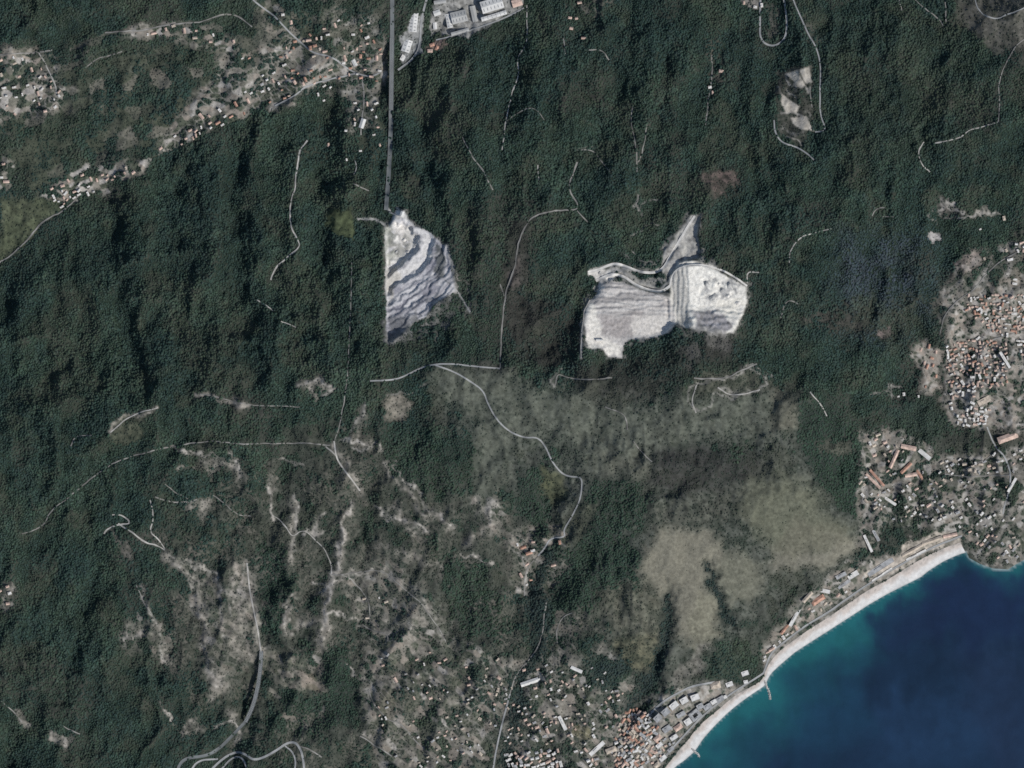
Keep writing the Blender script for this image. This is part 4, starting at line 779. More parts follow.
# ------------------------------------------------------------------ buildings
def house_geo(l, w, h, roof, pitch=.32, deep=3.0):
    """l x w plan (metres), eaves at h; returns verts, faces, material index (0 wall, 1 roof)"""
    a, b = l / 2, w / 2; V = []; F = []; mi = []
    e = .5
    V += [(-a, -b, -deep), (a, -b, -deep), (a, b, -deep), (-a, b, -deep), (-a, -b, h), (a, -b, h), (a, b, h), (-a, b, h)]
    F += [(0, 1, 5, 4), (1, 2, 6, 5), (2, 3, 7, 6), (3, 0, 4, 7)]; mi += [0] * 4
    if roof in ('gable', 'hip'):
        k = len(V); rz = h + b * pitch * 2; ra = a - (b * .9 if roof == 'hip' else -e)
        A, B = a + e, b + e
        V += [(-A, -B, h - .1), (A, -B, h - .1), (A, B, h - .1), (-A, B, h - .1), (-ra, 0, rz), (ra, 0, rz)]
        F += [(k, k + 1, k + 5, k + 4), (k + 2, k + 3, k + 4, k + 5), (k + 1, k + 2, k + 5), (k + 3, k, k + 4), (k + 3, k + 2, k + 1, k)]
        mi += [1, 1, 1 if roof == 'hip' else 0, 1 if roof == 'hip' else 0, 0]
        # chimney
        k = len(V); cx, cy, cz, s = a * .35, b * .4, rz + .8, .6
        V += [(cx - s, cy - s, h), (cx + s, cy - s, h), (cx + s, cy + s, h), (cx - s, cy + s, h), (cx - s, cy - s, cz), (cx + s, cy - s, cz), (cx + s, cy + s, cz), (cx - s, cy + s, cz)]
        F += [(k, k + 1, k + 5, k + 4), (k + 1, k + 2, k + 6, k + 5), (k + 2, k + 3, k + 7, k + 6), (k + 3, k, k + 4, k + 7), (k + 4, k + 5, k + 6, k + 7)]; mi += [0] * 5
    else:                                                    # flat roof behind a parapet, stair head on top
        k = len(V); p = .5
        V += [(-a, -b, h + .9), (a, -b, h + .9), (a, b, h + .9), (-a, b, h + .9), (-a + p, -b + p, h + .9), (a - p, -b + p, h + .9), (a - p, b - p, h + .9), (-a + p, b - p, h + .9),
              (-a + p, -b + p, h + .2), (a - p, -b + p, h + .2), (a - p, b - p, h + .2), (-a + p, b - p, h + .2)]
        for i in range(4):
            j = (i + 1) % 4
            F += [(4 + i, 4 + j, k + j, k + i), (k + i, k + j, k + 4 + j, k + 4 + i), (k + 4 + i, k + 4 + j, k + 8 + j, k + 8 + i)]; mi += [0, 0, 0]
        F += [(k + 8, k + 9, k + 10, k + 11)]; mi += [1]
        k = len(V); s1, s2, cx, cy, cz = a * .28, b * .3, -a * .2, b * .15, h + 3
        V += [(cx - s1, cy - s2, h), (cx + s1, cy - s2, h), (cx + s1, cy + s2, h), (cx - s1, cy + s2, h), (cx - s1, cy - s2, cz), (cx + s1, cy - s2, cz), (cx + s1, cy + s2, cz), (cx - s1, cy + s2, cz)]
        F += [(k, k + 1, k + 5, k + 4), (k + 1, k + 2, k + 6, k + 5), (k + 2, k + 3, k + 7, k + 6), (k + 3, k, k + 4, k + 7), (k + 4, k + 5, k + 6, k + 7)]; mi += [0] * 4 + [1]
    return V, F, mi
HM = {}
def house_mesh(shape, colour):
    if (shape, colour) not in HM:
        l, w, h, roof = [(18, 11, 6.5, 'hip'), (21, 11, 7, 'gable'), (15, 11, 7, 'gable'), (20, 12, 9, 'flat'), (16, 12, 8, 'flat'), (27, 12, 9, 'gable'), (14, 10, 6, 'flat')][shape]
        V, F, mi = house_geo(l, w, h, roof)
        me = bpy.data.meshes.new('house'); me.from_pydata(V, [], F); me.materials.append(M['wall']); me.materials.append(M[colour])
        me.polygons.foreach_set('material_index', np.array(mi, np.int32)); me.update(); HM[(shape, colour)] = me
    return HM[(shape, colour)]
ORD = ['first', 'second', 'third', 'fourth', 'fifth', 'sixth', 'seventh', 'eighth', 'ninth', 'tenth', 'eleventh', 'twelfth', 'thirteenth', 'fourteenth', 'fifteenth', 'sixteenth']
CN = {'r_red': 'terracotta roofed', 'r_pink': 'faded pink roofed', 'r_white': 'white roofed', 'r_grey': 'grey roofed', 'r_tan': 'tan roofed'}
def shape_for(c): return R.choice([0, 1, 2, 0, 5]) if c in ('r_red', 'r_pink') else R.choice([3, 4, 6, 3]) if c in ('r_white', 'r_grey') else R.choice([0, 3, 4, 1])
def put(o, x, y, rot, s=1.0):
    o.location = P(x, y).tolist(); o.rotation_euler = (0, 0, rot); o.scale = (s, s, s)
def scatter(poly, n, gap, clump=0.0):
    xs = [p[0] for p in poly]; ys = [p[1] for p in poly]; got = []; tries = 0
    while len(got) < n and tries < n * 120:
        tries += 1
        x, y = R.uniform(min(xs), max(xs)), R.uniform(min(ys), max(ys))
        if not inside(np.array([x]), np.array([y]), poly)[0] or sample(dc, x, y) < 2: continue
        if clump and fbm(np.array([x]), np.array([y]), 15, 2, 6)[0] < clump: continue
        if any((x - a) ** 2 + (y - b) ** 2 < (gap + r) ** 2 * .5 for a, b, r in BUILT): continue
        got.append((x, y)); BUILT.append((x, y, gap))
    return got
def district(place, group, poly, n, palette, gap=3.4, ang=0.0, jit=.35, smin=.75, smax=1.2):
    spots = [(x, y, R.choice(palette)) for x, y in scatter(poly, max(3, round(n * .74)), gap)]
    for c in sorted(set(palette)):
        row = sorted([s for s in spots if s[2] == c])
        for i, (x, y, _) in enumerate(row):
            o = bpy.data.objects.new('house', house_mesh(shape_for(c), c)); col.objects.link(o)
            put(o, x, y, ang + R.choice([0, 0, math.pi / 2]) + R.uniform(-jit, jit) * .6, R.uniform(smin, smax))
            which = 'only %s house' if len(row) == 1 else 'leftmost %s house' if i == 0 else 'rightmost %s house' if i == len(row) - 1 else ORD[i] + ' %s house from the left'
            tag(o, which % CN[c] + ' ' + place, 'house', group)
W, G, RD, PK, TN = 'r_white', 'r_grey', 'r_red', 'r_pink', 'r_tan'

# --- big blocks set out one by one: (x, y, length, width, height, rotation in degrees, roof, roof colour, label)
def block(name, cat, x, y, l, w, h, rot, roof, colour, label, group=None, wall='wall', lights=0):
    V, F, mi = house_geo(l, w, h, roof, .14 if name == 'factory_shed' else .25, 5.0)
    e = bpy.data.objects.new(name, None); col.objects.link(e); e.empty_display_size = 5
    e.location = P(x, y).tolist(); e.rotation_euler = (0, 0, math.radians(rot))
    for part, k, m in (('wall', 0, M[wall]), ('roof', 1, M[colour])):
        Fk = [f for f, q in zip(F, mi) if q == k]
        used = sorted({i for f in Fk for i in f}); mp = {v: i for i, v in enumerate(used)}
        p = mesh_obj(part, [V[i] for i in used], [tuple(mp[i] for i in f) for f in Fk], m, parent=e)
        if part == 'roof' and lights:
            for q in range(lights):
                u = -l / 2 + l * (q + .5) / lights
                for sgn in (-1, 1):
                    zc = lambda yy: h + .14 * w * (1 - abs(yy) / (w / 2 + .5)) + .15
                    y0, y1 = sgn * w * .12, sgn * w * .36
                    mesh_obj('skylight', [(u - 1.6, y0, zc(y0)), (u + 1.6, y0, zc(y0)), (u + 1.6, y1, zc(y1)), (u - 1.6, y1, zc(y1)), (u - 1.6, y0, zc(y0) - .5), (u + 1.6, y0, zc(y0) - .5), (u + 1.6, y1, zc(y1) - .5), (u - 1.6, y1, zc(y1) - .5)],
                             [(0, 1, 2, 3), (0, 4, 5, 1), (1, 5, 6, 2), (2, 6, 7, 3), (3, 7, 4, 0)], M['skylight'], parent=p)
    c, s = math.cos(math.radians(rot)), math.sin(math.radians(rot))
    for t in np.linspace(-.5, .5, max(2, int(l / 18))):
        BUILT.append((x + c * l * t / S, y - s * l * t / S, w / S * .55 + .8))
    return tag(e, label, cat, group)
SH = 'factory sheds in the northern valley'
for a in [
 (413.5, 22, 100, 40, 10, 84, 'gable', 'metal', 'long white shed beside the factory approach road', 6), (407, 46, 62, 42, 9, 72, 'gable', 'metal', 'white shed with dark rooflights nearest the motorway viaduct', 3),
 (403, 58, 30, 22, 7, 60, 'flat', 'r_white', 'small white flat building below the white rooflight shed', 0),
 (449, 21, 70, 26, 10, 100, 'gable', 'metal', 'narrow white shed standing upright west of the grey shed', 4), (459, 17, 78, 58, 11, 14, 'gable', 'metal_grey', 'grey middle shed with paler western neighbour', 5),
 (474, 14, 80, 26, 10, 102, 'gable', 'metal_grey', 'slim grey shed between the two large sheds', 0), (492, 5, 110, 60, 12, 17, 'gable', 'metal', 'largest pale shed at the eastern end of the factories', 6),
 (494, 16, 130, 20, 9, 17, 'gable', 'metal', 'long thin pale shed below the largest shed', 6), (460, 32, 90, 16, 8, 16, 'gable', 'metal_grey', 'thin grey shed on the southern yard edge', 0),
 (437, 13, 34, 26, 8, 20, 'gable', 'metal', 'small white shed at the northern yard gate', 0), (435, 26, 34, 18, 8, 95, 'gable', 'metal', 'small white shed west of the upright shed', 0),
 (440, 2, 60, 18, 8, 8, 'gable', 'metal_grey', 'grey shed along the top edge of the picture', 0), (517, 3, 50, 36, 9, 18, 'gable', 'r_pink', 'pinkish shed at the far east of the factory yard', 0)]:
    block('factory_shed', 'shed', *a[:8], a[8], SH, 'wall_grey', a[9])
for a in [(432, 45, 24, 16, 8, 20, 'hip', 'r_red', 'red roofed house under the factory yard, upper one'), (437, 48, 22, 15, 7, 70, 'hip', 'r_red', 'red roofed house under the factory yard, right one'), (430, 51, 26, 16, 7, 0, 'hip', 'r_pink', 'pink roofed house under the factory yard, lower left')]:
    block('house', 'house', *a, 'houses beside the factories')
AP = 'apartment blocks behind the western beach'
for i, (X, Y, l, w, h, r, c, lab) in enumerate([
 (480, 238, 44, 30, 21, 20, W, 'white apartment block nearest the pale road, upper right of its row'), (410, 258, 40, 30, 21, 30, W, 'white apartment block second along the pale road from the right'),
 (345, 290, 46, 30, 21, 40, W, 'white apartment block in the middle of the pale road row'), (292, 332, 40, 32, 21, 40, G, 'grey apartment block fourth from the right by pale road'), (242, 370, 40, 30, 21, 45, G, 'grey apartment block at the lower left end of the pale road row'),
 (560, 298, 42, 26, 18, 30, G, 'grey block right of the courtyard hotel'), (512, 296, 34, 26, 18, 30, G, 'grey block just above the courtyard hotel'), (435, 395, 36, 32, 18, 35, W, 'white block left of the courtyard hotel'), (390, 348, 46, 22, 18, 30, G, 'grey slab between the pale road row and the courtyard hotel'),
 (300, 440, 44, 28, 18, 35, G, 'grey block two rows above the beach'), (345, 495, 40, 22, 15, 35, W, 'white block below the grey block towards the beach'), (372, 430, 44, 26, 15, 35, PK, 'pink block between grey and white blocks'),
 (640, 250, 40, 24, 15, 30, G, 'grey block near the eastern end of the rows'), (600, 268, 30, 22, 15, 30, W, 'white block near the eastern end of the rows'), (668, 238, 26, 18, 12, 25, W, 'small white block ending the rows eastwards'),
 (240, 500, 40, 24, 15, 40, PK, 'pink block beside the seaside town'), (252, 545, 36, 22, 15, 40, W, 'white block beside the pink one'), (325, 572, 34, 20, 12, 40, G, 'grey block above the sandy widening'), (275, 628, 38, 22, 12, 40, W, 'white block by the lane near the sandy widening'),
 (235, 672, 34, 22, 12, 40, TN, 'tan block at the bottom edge above the beach'), (610, 160, 50, 34, 12, 10, TN, 'tan block above the pale road at the hill foot'), (700, 155, 36, 24, 10, 20, W, 'white block at the hill foot east of the tan one'), (800, 85, 36, 24, 9, 20, W, 'white house on the slope above the hooked groyne'), (805, 140, 22, 18, 8, 10, W, 'small white house closest to the hooked groyne')]):
    block('apartment_block', 'apartment block', 620 + X / 6.4, 660 + Y / 6.4, l, w, h, r, 'flat' if c in (W, G) else 'hip', c, lab, AP, 'wall_grey')
# the hotel with its courtyard
e = bpy.data.objects.new('hotel', None); col.objects.link(e); e.location = P(695.3, 715).tolist(); e.rotation_euler = (0, 0, math.radians(38)); tag(e, 'large grey hotel built round a dark courtyard near the beach', 'hotel')
BUILT.append((695.3, 715, 6)); BUILT.append((692, 718, 5)); BUILT.append((698, 712, 5))
for (x0, y0, x1, y1) in [(-28, 9, 28, 24), (-28, -24, 28, -9), (-28, -8.9, -13, 8.9), (12, -8.9, 28, 8.9)]:
    V, F, mi = house_geo(x1 - x0, y1 - y0, 18, 'flat', deep=5)
    V = [(x + (x0 + x1) / 2, y + (y0 + y1) / 2, z) for x, y, z in V]
    mesh_obj('wing', V, F, [M['wall_grey'], M['r_grey']], mi, parent=e)
# terraced rows of the hill town and long buildings behind the beach: ends given on the map
def row_block(x0, y0, x1, y1, w, h, roof, colour, label, group=None, name='terraced_row', cat='terrace'):
    l = math.hypot(x1 - x0, y1 - y0) * S
    block(name, cat, (x0 + x1) / 2, (y0 + y1) / 2, l, w, h, math.degrees(math.atan2(y0 - y1, x1 - x0)), roof, colour, label, group)
TR = 'long terraces of the hill town'
for a in [(911, 462, 928, 487, 12, 8, 'gable', 'r_red', 'long terracotta terrace slanting down right in the hill town'), (901, 473, 911, 463, 16, 8, 'gable', 'r_red', 'short terracotta terrace meeting the long red one'), (905, 476, 917, 474, 18, 8, 'gable', 'r_pink', 'pink terrace inside the red angle'),
          (890, 468, 898, 450, 16, 9, 'gable', 'r_pink', 'pale terrace standing upright west of the red angle'), (901, 446, 916, 449, 22, 9, 'gable', 'r_pink', 'pale pink terrace along the top of the hill town'), (919, 450, 930, 459, 20, 9, 'gable', 'r_white', 'white terrace at the upper right of the hill town'),
          (998, 441, 1017, 434, 34, 10, 'hip', 'r_pink', 'big pink roofed building beside the hill town street'), (1008, 492, 1016, 478, 14, 10, 'flat', 'r_white', 'pale long building by the bend of the street'), (866, 474, 880, 488, 13, 8, 'gable', 'r_pink', 'pink terrace on the western edge of the hill town'), (870, 470, 884, 486, 12, 8, 'gable', 'r_red', 'reddish terrace beside the western pink terrace'),
          (884, 497, 896, 505, 14, 8, 'flat', 'r_white', 'white terrace below the western terraces'), (864, 535, 872, 552, 14, 9, 'flat', 'r_white', 'white block row at the woods west of the hill town'), (873, 530, 879, 541, 16, 9, 'flat', 'r_grey', 'grey block row at the woods west of the hill town')]:
    row_block(*a, TR)
BR = 'long buildings behind the long beach'
for a in [(902, 556, 922, 545, 16, 10, 'gable', 'r_tan', 'tan building behind the beach, left of the three tan ones'), (922, 544, 942, 537, 18, 10, 'gable', 'r_tan', 'tan building behind the beach, longest of the three'), (943, 537, 957, 534, 16, 10, 'gable', 'r_pink', 'pinkish building behind the beach end'), (906, 560, 926, 550, 12, 7, 'flat', 'r_white', 'thin white building in front of the tan ones'),
          (868, 575, 893, 559, 26, 6, 'flat', 'r_grey', 'broad grey flat roof west of the tan buildings'), (872, 581, 892, 568, 10, 5, 'flat', 'r_white', 'thin pale roof in front of the broad grey one'), (848, 578, 858, 572, 26, 10, 'flat', 'r_white', 'bright white block between two green gaps'), (836, 578, 846, 573, 20, 10, 'flat', 'r_grey', 'grey block left of the bright white block'), (838, 588, 850, 580, 18, 8, 'flat', 'r_grey', 'grey block below the bright white block'),
          (803, 602, 812, 592, 18, 10, 'hip', 'r_tan', 'tan villa on the rounded headland behind the beach'), (812, 604, 824, 596, 26, 12, 'hip', 'r_red', 'brown-red building on the rounded headland'), (820, 590, 830, 592, 20, 10, 'flat', 'r_white', 'white building on the rounded headland'), (790, 626, 801, 606, 18, 10, 'flat', 'r_white', 'long white building below the rounded headland'), (781, 634, 790, 622, 14, 8, 'hip', 'r_red', 'red roofed building left of the long white one')]:
    row_block(*a, BR, 'seafront_building', 'seafront building')
SCHOOL = [(521, 685, 545, 677, 22, 8, 'gable', 'r_white', 'long white shed on the low hill in the southern town'), (571, 667, 582, 672, 16, 7, 'gable', 'r_white', 'white long barn beside the round wood'), (1000, 352, 1010, 368, 14, 9, 'flat', 'r_white', 'long white row on the eastern rim of hillside village'), (978, 404, 990, 398, 30, 11, 'flat', 'r_tan', 'yellowish school-like block below the hillside village'),
          (559, 716, 566, 730, 18, 10, 'flat', 'r_white', 'white slab beside the yellow field'), (590, 755, 604, 742, 22, 8, 'flat', 'r_white', 'pale long hall in the southern town'), (606, 752, 616, 748, 26, 10, 'hip', 'r_tan', 'tan roofed building with a yard in southern town'),
          (361, 128, 364, 119, 24, 8, 'gable', 'metal', 'white shed on the lane south of the valley village'), (353, 60, 356, 66, 20, 8, 'gable', 'metal', 'bright white shed in the valley village')]
for a in SCHOOL: row_block(*a, None, 'long_building', 'building')
# --- houses by district
VN = 'houses in the northern valley'
district('on the westernmost forest edge strip', VN, [(42, 192), (80, 172), (112, 166), (150, 158), (140, 172), (110, 180), (70, 196)], 15, [RD, PK, TN, PK], 3.6, .5)
district('on the narrow strip west of the village', VN, [(152, 152), (168, 136), (190, 118), (222, 108), (250, 100), (252, 114), (215, 124), (190, 134), (165, 148)], 17, [PK, PK, W, RD], 3.4, .6)
district('in the cluster above the riverside road', VN, [(240, 92), (262, 80), (282, 84), (276, 100), (250, 108), (240, 104)], 8, [W, G], 4, .4)
district('in the red cluster of the valley village', VN, [(288, 70), (308, 66), (322, 76), (310, 88), (294, 90)], 11, [RD, PK, RD], 3.2, .4)
district('around the valley village crossroads', VN, [(290, 36), (312, 36), (336, 50), (334, 60), (305, 58), (292, 50)], 13, [PK, RD, TN], 3.2, .2)
district('beside the northern viaduct', VN, [(338, 60), (352, 44), (380, 50), (383, 80), (362, 84), (342, 72)], 14, [RD, W, PK], 3.2, .1)
district('in the long terraced hamlet', VN, [(105, 32), (130, 27), (200, 24), (235, 32), (238, 48), (218, 46), (165, 36)], 14, [PK, TN, W], 3.6, .2)
district('on the north-western terraces', VN, [(0, 56), (40, 54), (55, 70), (60, 95), (55, 112), (30, 112), (0, 112)], 14, [PK, W, TN], 3.8, .4)
district('scattered above the valley village', VN, [(262, 8), (330, 8), (380, 20), (380, 40), (340, 42), (310, 30), (280, 24)], 8, [W, PK], 4, .2)
district('between viaduct and western quarry', VN, [(320, 100), (350, 95), (380, 100), (380, 150), (350, 170), (325, 148)], 8, [W, PK], 4, .2, smin=.7, smax=1.)
district('at the left picture edge above the fields', VN, [(0, 160), (16, 172), (12, 186), (0, 186)], 4, [W, PK], 4)
district('around the northern wooded farms', 'northern farms', [(560, -4), (590, 2), (580, 60), (566, 52)], 7, [PK, W], 4)
district('on the brown northern clearing', 'northern farms', [(708, 28), (722, 30), (724, 92), (708, 100)], 4, [PK, W], 4)
district('on the top edge right of centre', 'northern farms', [(740, -2), (764, 0), (762, 10), (744, 6)], 3, [W, PK], 3.5)
HT = 'houses of the hill town'
district('on the hill town north-west corner', HT, [(866, 438), (882, 432), (890, 446), (884, 458), (868, 456)], 11, [W, PK, TN], 3, .5)
district('on the western slope of hill town', HT, [(858, 474), (868, 488), (884, 500), (880, 512), (862, 500)], 9, [W, PK, TN], 3.1, .8)
district('below the hill town red terraces', HT, [(900, 486), (920, 486), (932, 500), (930, 520), (905, 518), (894, 500)], 12, [W, G, PK], 3.2, .6)
district('right of the long terracotta terrace', HT, [(936, 460), (955, 460), (962, 476), (950, 486), (936, 480)], 10, [W, G, TN], 3, .4)
district('on the horizontal lane of hill town', HT, [(962, 464), (1006, 456), (1008, 474), (965, 477)], 12, [W, TN, PK], 3, .1)
district('between hill town and the beach end', HT, [(926, 505), (962, 494), (975, 510), (962, 528), (935, 524)], 14, [W, G, W], 3, .6)
district('on the right picture edge above the cape', HT, [(1010, 446), (1026, 446), (1026, 480), (1016, 480)], 6, [W, PK], 3.2, .3)
CV = 'houses of the cape village'
district('on the upper part of the cape', CV, [(972, 508), (1000, 512), (1008, 530), (980, 534)], 12, [W, G, W], 2.9, .7)
district('along the shore of the cape', CV, [(970, 536), (1008, 534), (1026, 542), (1024, 556), (1006, 564), (980, 558)], 18, [W, G, PK], 2.9, .7)
RV = 'houses of the red-roofed row village'
district('in the small red village', RV, [(918, 352), (928, 344), (940, 352), (938, 386), (926, 390)], 12, [RD, PK, RD], 3.2, 1.4)
ST = 'houses of the southern town'
district('around the long white shed', ST, [(520, 668), (565, 664), (568, 690), (524, 700)], 11, [W, PK, TN], 3.6, .3)
district('west of the yellow field', ST, [(524, 706), (556, 704), (556, 742), (526, 740)], 14, [W, G, PK], 3.2, .4)
district('between yellow field and gully', ST, [(578, 704), (622, 690), (624, 736), (592, 744), (590, 722)], 18, [W, G, W, PK], 3.2, .6)
district('on the left bank of the river road', ST, [(486, 690), (500, 668), (506, 676), (496, 730), (478, 768), (470, 760)], 12, [PK, W, TN], 3.4, 1.)
district('among the lower-middle terraces', ST, [(372, 660), (460, 650), (480, 700), (466, 760), (400, 760), (390, 700)], 14, [PK, W, TN], 4.5, .4, smin=.8, smax=1.05)
district('in the central hamlet', 'houses of the central hamlet', [(514, 545), (545, 534), (564, 540), (552, 570), (520, 592)], 15, [RD, PK, W], 3.2, .4)
district('in the hamlet at the left picture edge', 'hamlet on the left edge', [(0, 582), (14, 580), (16, 602), (6, 616), (0, 612)], 6, [W, PK], 3.4, .3)
district('scattered around the southwest track fork', 'southwestern farms', [(350, 600), (395, 590), (400, 640), (365, 640)], 6, [W, TN], 4, .3, smin=.7, smax=1.)
district('scattered near the eastern clearings', 'eastern hill houses', [(940, 205), (1020, 215), (1020, 262), (985, 262)], 5, [W, TN], 5, .3)
district('between dense village and hill town', 'lone houses of the wooded slope', [(885, 385), (935, 380), (940, 396), (890, 398)], 4, [W, PK], 4)
district('on the strip behind the long beach middle', 'houses behind the long beach', [(800, 614), (836, 588), (848, 592), (812, 620)], 9, [W, PK, TN], 2.6, .6)
district('behind the hooked groyne end of beach', 'houses behind the long beach', [(764, 664), (764, 648), (784, 634), (798, 620), (800, 628), (776, 650)], 14, [PK, W, TN], 2.6, .6)
# --- the dense centres: too many small roofs to count
def mass(name, label, areas):
    VV = []; FF = []; MI = []; mats = [M['wall'], M['r_red'], M['r_pink'], M['r_white'], M['r_grey'], M['r_tan']]
    for poly, n, pal, gap, ang, s0, s1 in areas:
        for x, y in scatter(poly, n, gap * R.uniform(.9, 1.1), .47 if n < 85 else .0):
            c = R.choice(pal); l, w, h, roof = R.choice([(18, 9, 7, 'hip'), (22, 10, 8, 'gable'), (14, 10, 7, 'gable')] if c in (RD, PK) else [(21, 11, 9, 'flat'), (15, 11, 8, 'gable'), (26, 12, 10, 'flat')])
            s = R.uniform(s0, s1); V, F, mi = house_geo(l * s, w * s, h, roof)
            a = ang + R.choice([0, 0, math.pi / 2]) + R.uniform(-.45, .45); ca, sa = math.cos(a), math.sin(a); p = P(x, y); k = len(VV)
            VV += [(p[0] + u * ca - v * sa, p[1] + u * sa + v * ca, p[2] + z) for u, v, z in V]
            FF += [tuple(i + k for i in f) for f in F]; MI += [0 if q == 0 else 1 + [RD, PK, W, G, TN].index(c) for q in mi]
    return tag(mesh_obj(name, VV, FF, mats, MI), label, kind='stuff')
mass('village_roofs', 'tightly packed pink and white roofs of the hillside village', [
    ([(945, 346), (975, 337), (1006, 342), (1010, 375), (1004, 388), (975, 388), (948, 386)], 120, [PK, PK, RD, W, PK], 2.15, .3, .6, 1.1), ([(968, 294), (1024, 294), (1024, 332), (1000, 337), (980, 322), (966, 310)], 88, [PK, PK, W, RD], 2.2, .2, .6, 1.1),
    ([(950, 385), (975, 388), (980, 425), (960, 428), (950, 405)], 42, [W, W, PK], 2.7, 0, .8, 1.1), ([(978, 405), (990, 408), (985, 425), (976, 424)], 10, [W, PK], 2.7, 0, .8, 1.1), ([(1018, 340), (1030, 340), (1030, 410), (1018, 395)], 22, [PK, W], 2.8, 0, .8, 1.1), ([(1005, 245), (1030, 240), (1030, 296), (1016, 296)], 14, [W, PK], 3, .2, .8, 1.2)])
mass('valley_roofs', 'scattered small roofs among terraces west of the river road', [([(372, 655), (470, 640), (505, 664), (494, 740), (470, 768), (400, 768), (376, 720)], 70, [W, PK, TN, G], 2.6, .5, .45, .8), ([(500, 672), (600, 652), (625, 690), (600, 745), (505, 745)], 80, [W, PK, G, TN], 2.4, .5, .5, .85)])
mass('hill_town_roofs', 'small scattered roofs between hill town lanes and gardens', [([(862, 440), (900, 445), (940, 462), (1010, 450), (1024, 500), (1024, 556), (985, 556), (966, 528), (905, 524), (866, 515)], 75, [W, G, PK, TN], 2.5, .5, .5, .85)])
mass('northern_valley_roofs', 'small scattered roofs over the northern valley terraces', [([(0, 50), (60, 60), (60, 112), (0, 118)], 22, [W, PK], 3, .4, .6, .9), ([(225, 60), (300, 38), (340, 20), (382, 30), (382, 80), (270, 106)], 45, [PK, W, RD], 3, .3, .6, .95), ([(40, 195), (150, 160), (215, 118), (225, 124), (140, 170), (60, 208)], 30, [PK, W], 2.8, .5, .6, .95), ([(345, 84), (380, 84), (378, 150), (340, 160)], 10, [W, PK], 3, .2, .6, .9)])
mass('town_roofs', 'dense mixed roofs of the seaside town centre', [
    ([(622, 716), (645, 712), (660, 730), (668, 740), (640, 770), (618, 780), (612, 750)], 130, [PK, W, G, W, TN, RD], 2.3, .7, .8, 1.35), ([(626, 710), (640, 708), (640, 738), (628, 738)], 18, [RD, RD, PK], 2.5, 1.5, .8, 1.1),
    ([(505, 752), (612, 748), (616, 775), (505, 775)], 70, [PK, W, G, W, PK], 2.8, .4, .85, 1.3), ([(655, 752), (668, 740), (676, 744), (655, 768), (640, 775)], 22, [G, W, PK], 2.6, .7, .8, 1.1)])

# forest once the buildings are known
fx, fy = FOREST
occ = np.zeros((NY, NX), bool)
for x, y, r in BUILT:
    q = int(round(r * .36)); i, j = int(round(x - X0)), int(round(y - Y0))
    occ[max(0, j - q):j + q + 1, max(0, i - q):i + q + 1] = True
ok = ~occ[np.clip(np.round(fy - Y0).astype(int), 0, NY - 1), np.clip(np.round(fx - X0).astype(int), 0, NX - 1)]
fx, fy = fx[ok], fy[ok]
lc = sample(F_TINT, fx, fy) * (.80 + .40 * rng.rand(len(fx), 1)) * (.60 + .44 * fbm(fx, fy, 20, 3, 5) + .36 * fbm(fx, fy, 5.5, 2, 7))[:, None]
lc *= 1 + (rng.rand(len(fx), 3) - .5) * .12
big = sample(dens, fx, fy) > .7
rad = np.where(big, 4.9 + 3.4 * rng.rand(len(fx)) ** 1.6, np.where(sample(dens, fx, fy) < .22, 1.9 + 1.6 * rng.rand(len(fx)), 3.2 + 2.2 * rng.rand(len(fx)))); rad = rad * (.70 + .62 * fbm(fx, fy, 26, 3, 9)); ht = rad * (.50 + .4 * rng.rand(len(fx)))
gc = sample(C, fx, fy); lc = np.where(big[:, None], lc, lc * .4 + gc * .50)
crowns('forest', fx[big], fy[big], rad[big], ht[big], lc[big], 'dense dark green forest covering the mountainsides')
crowns('scrub_vegetation', fx[~big], fy[~big], rad[~big], ht[~big], lc[~big], 'scattered bushes and small trees on scrub and terraces')

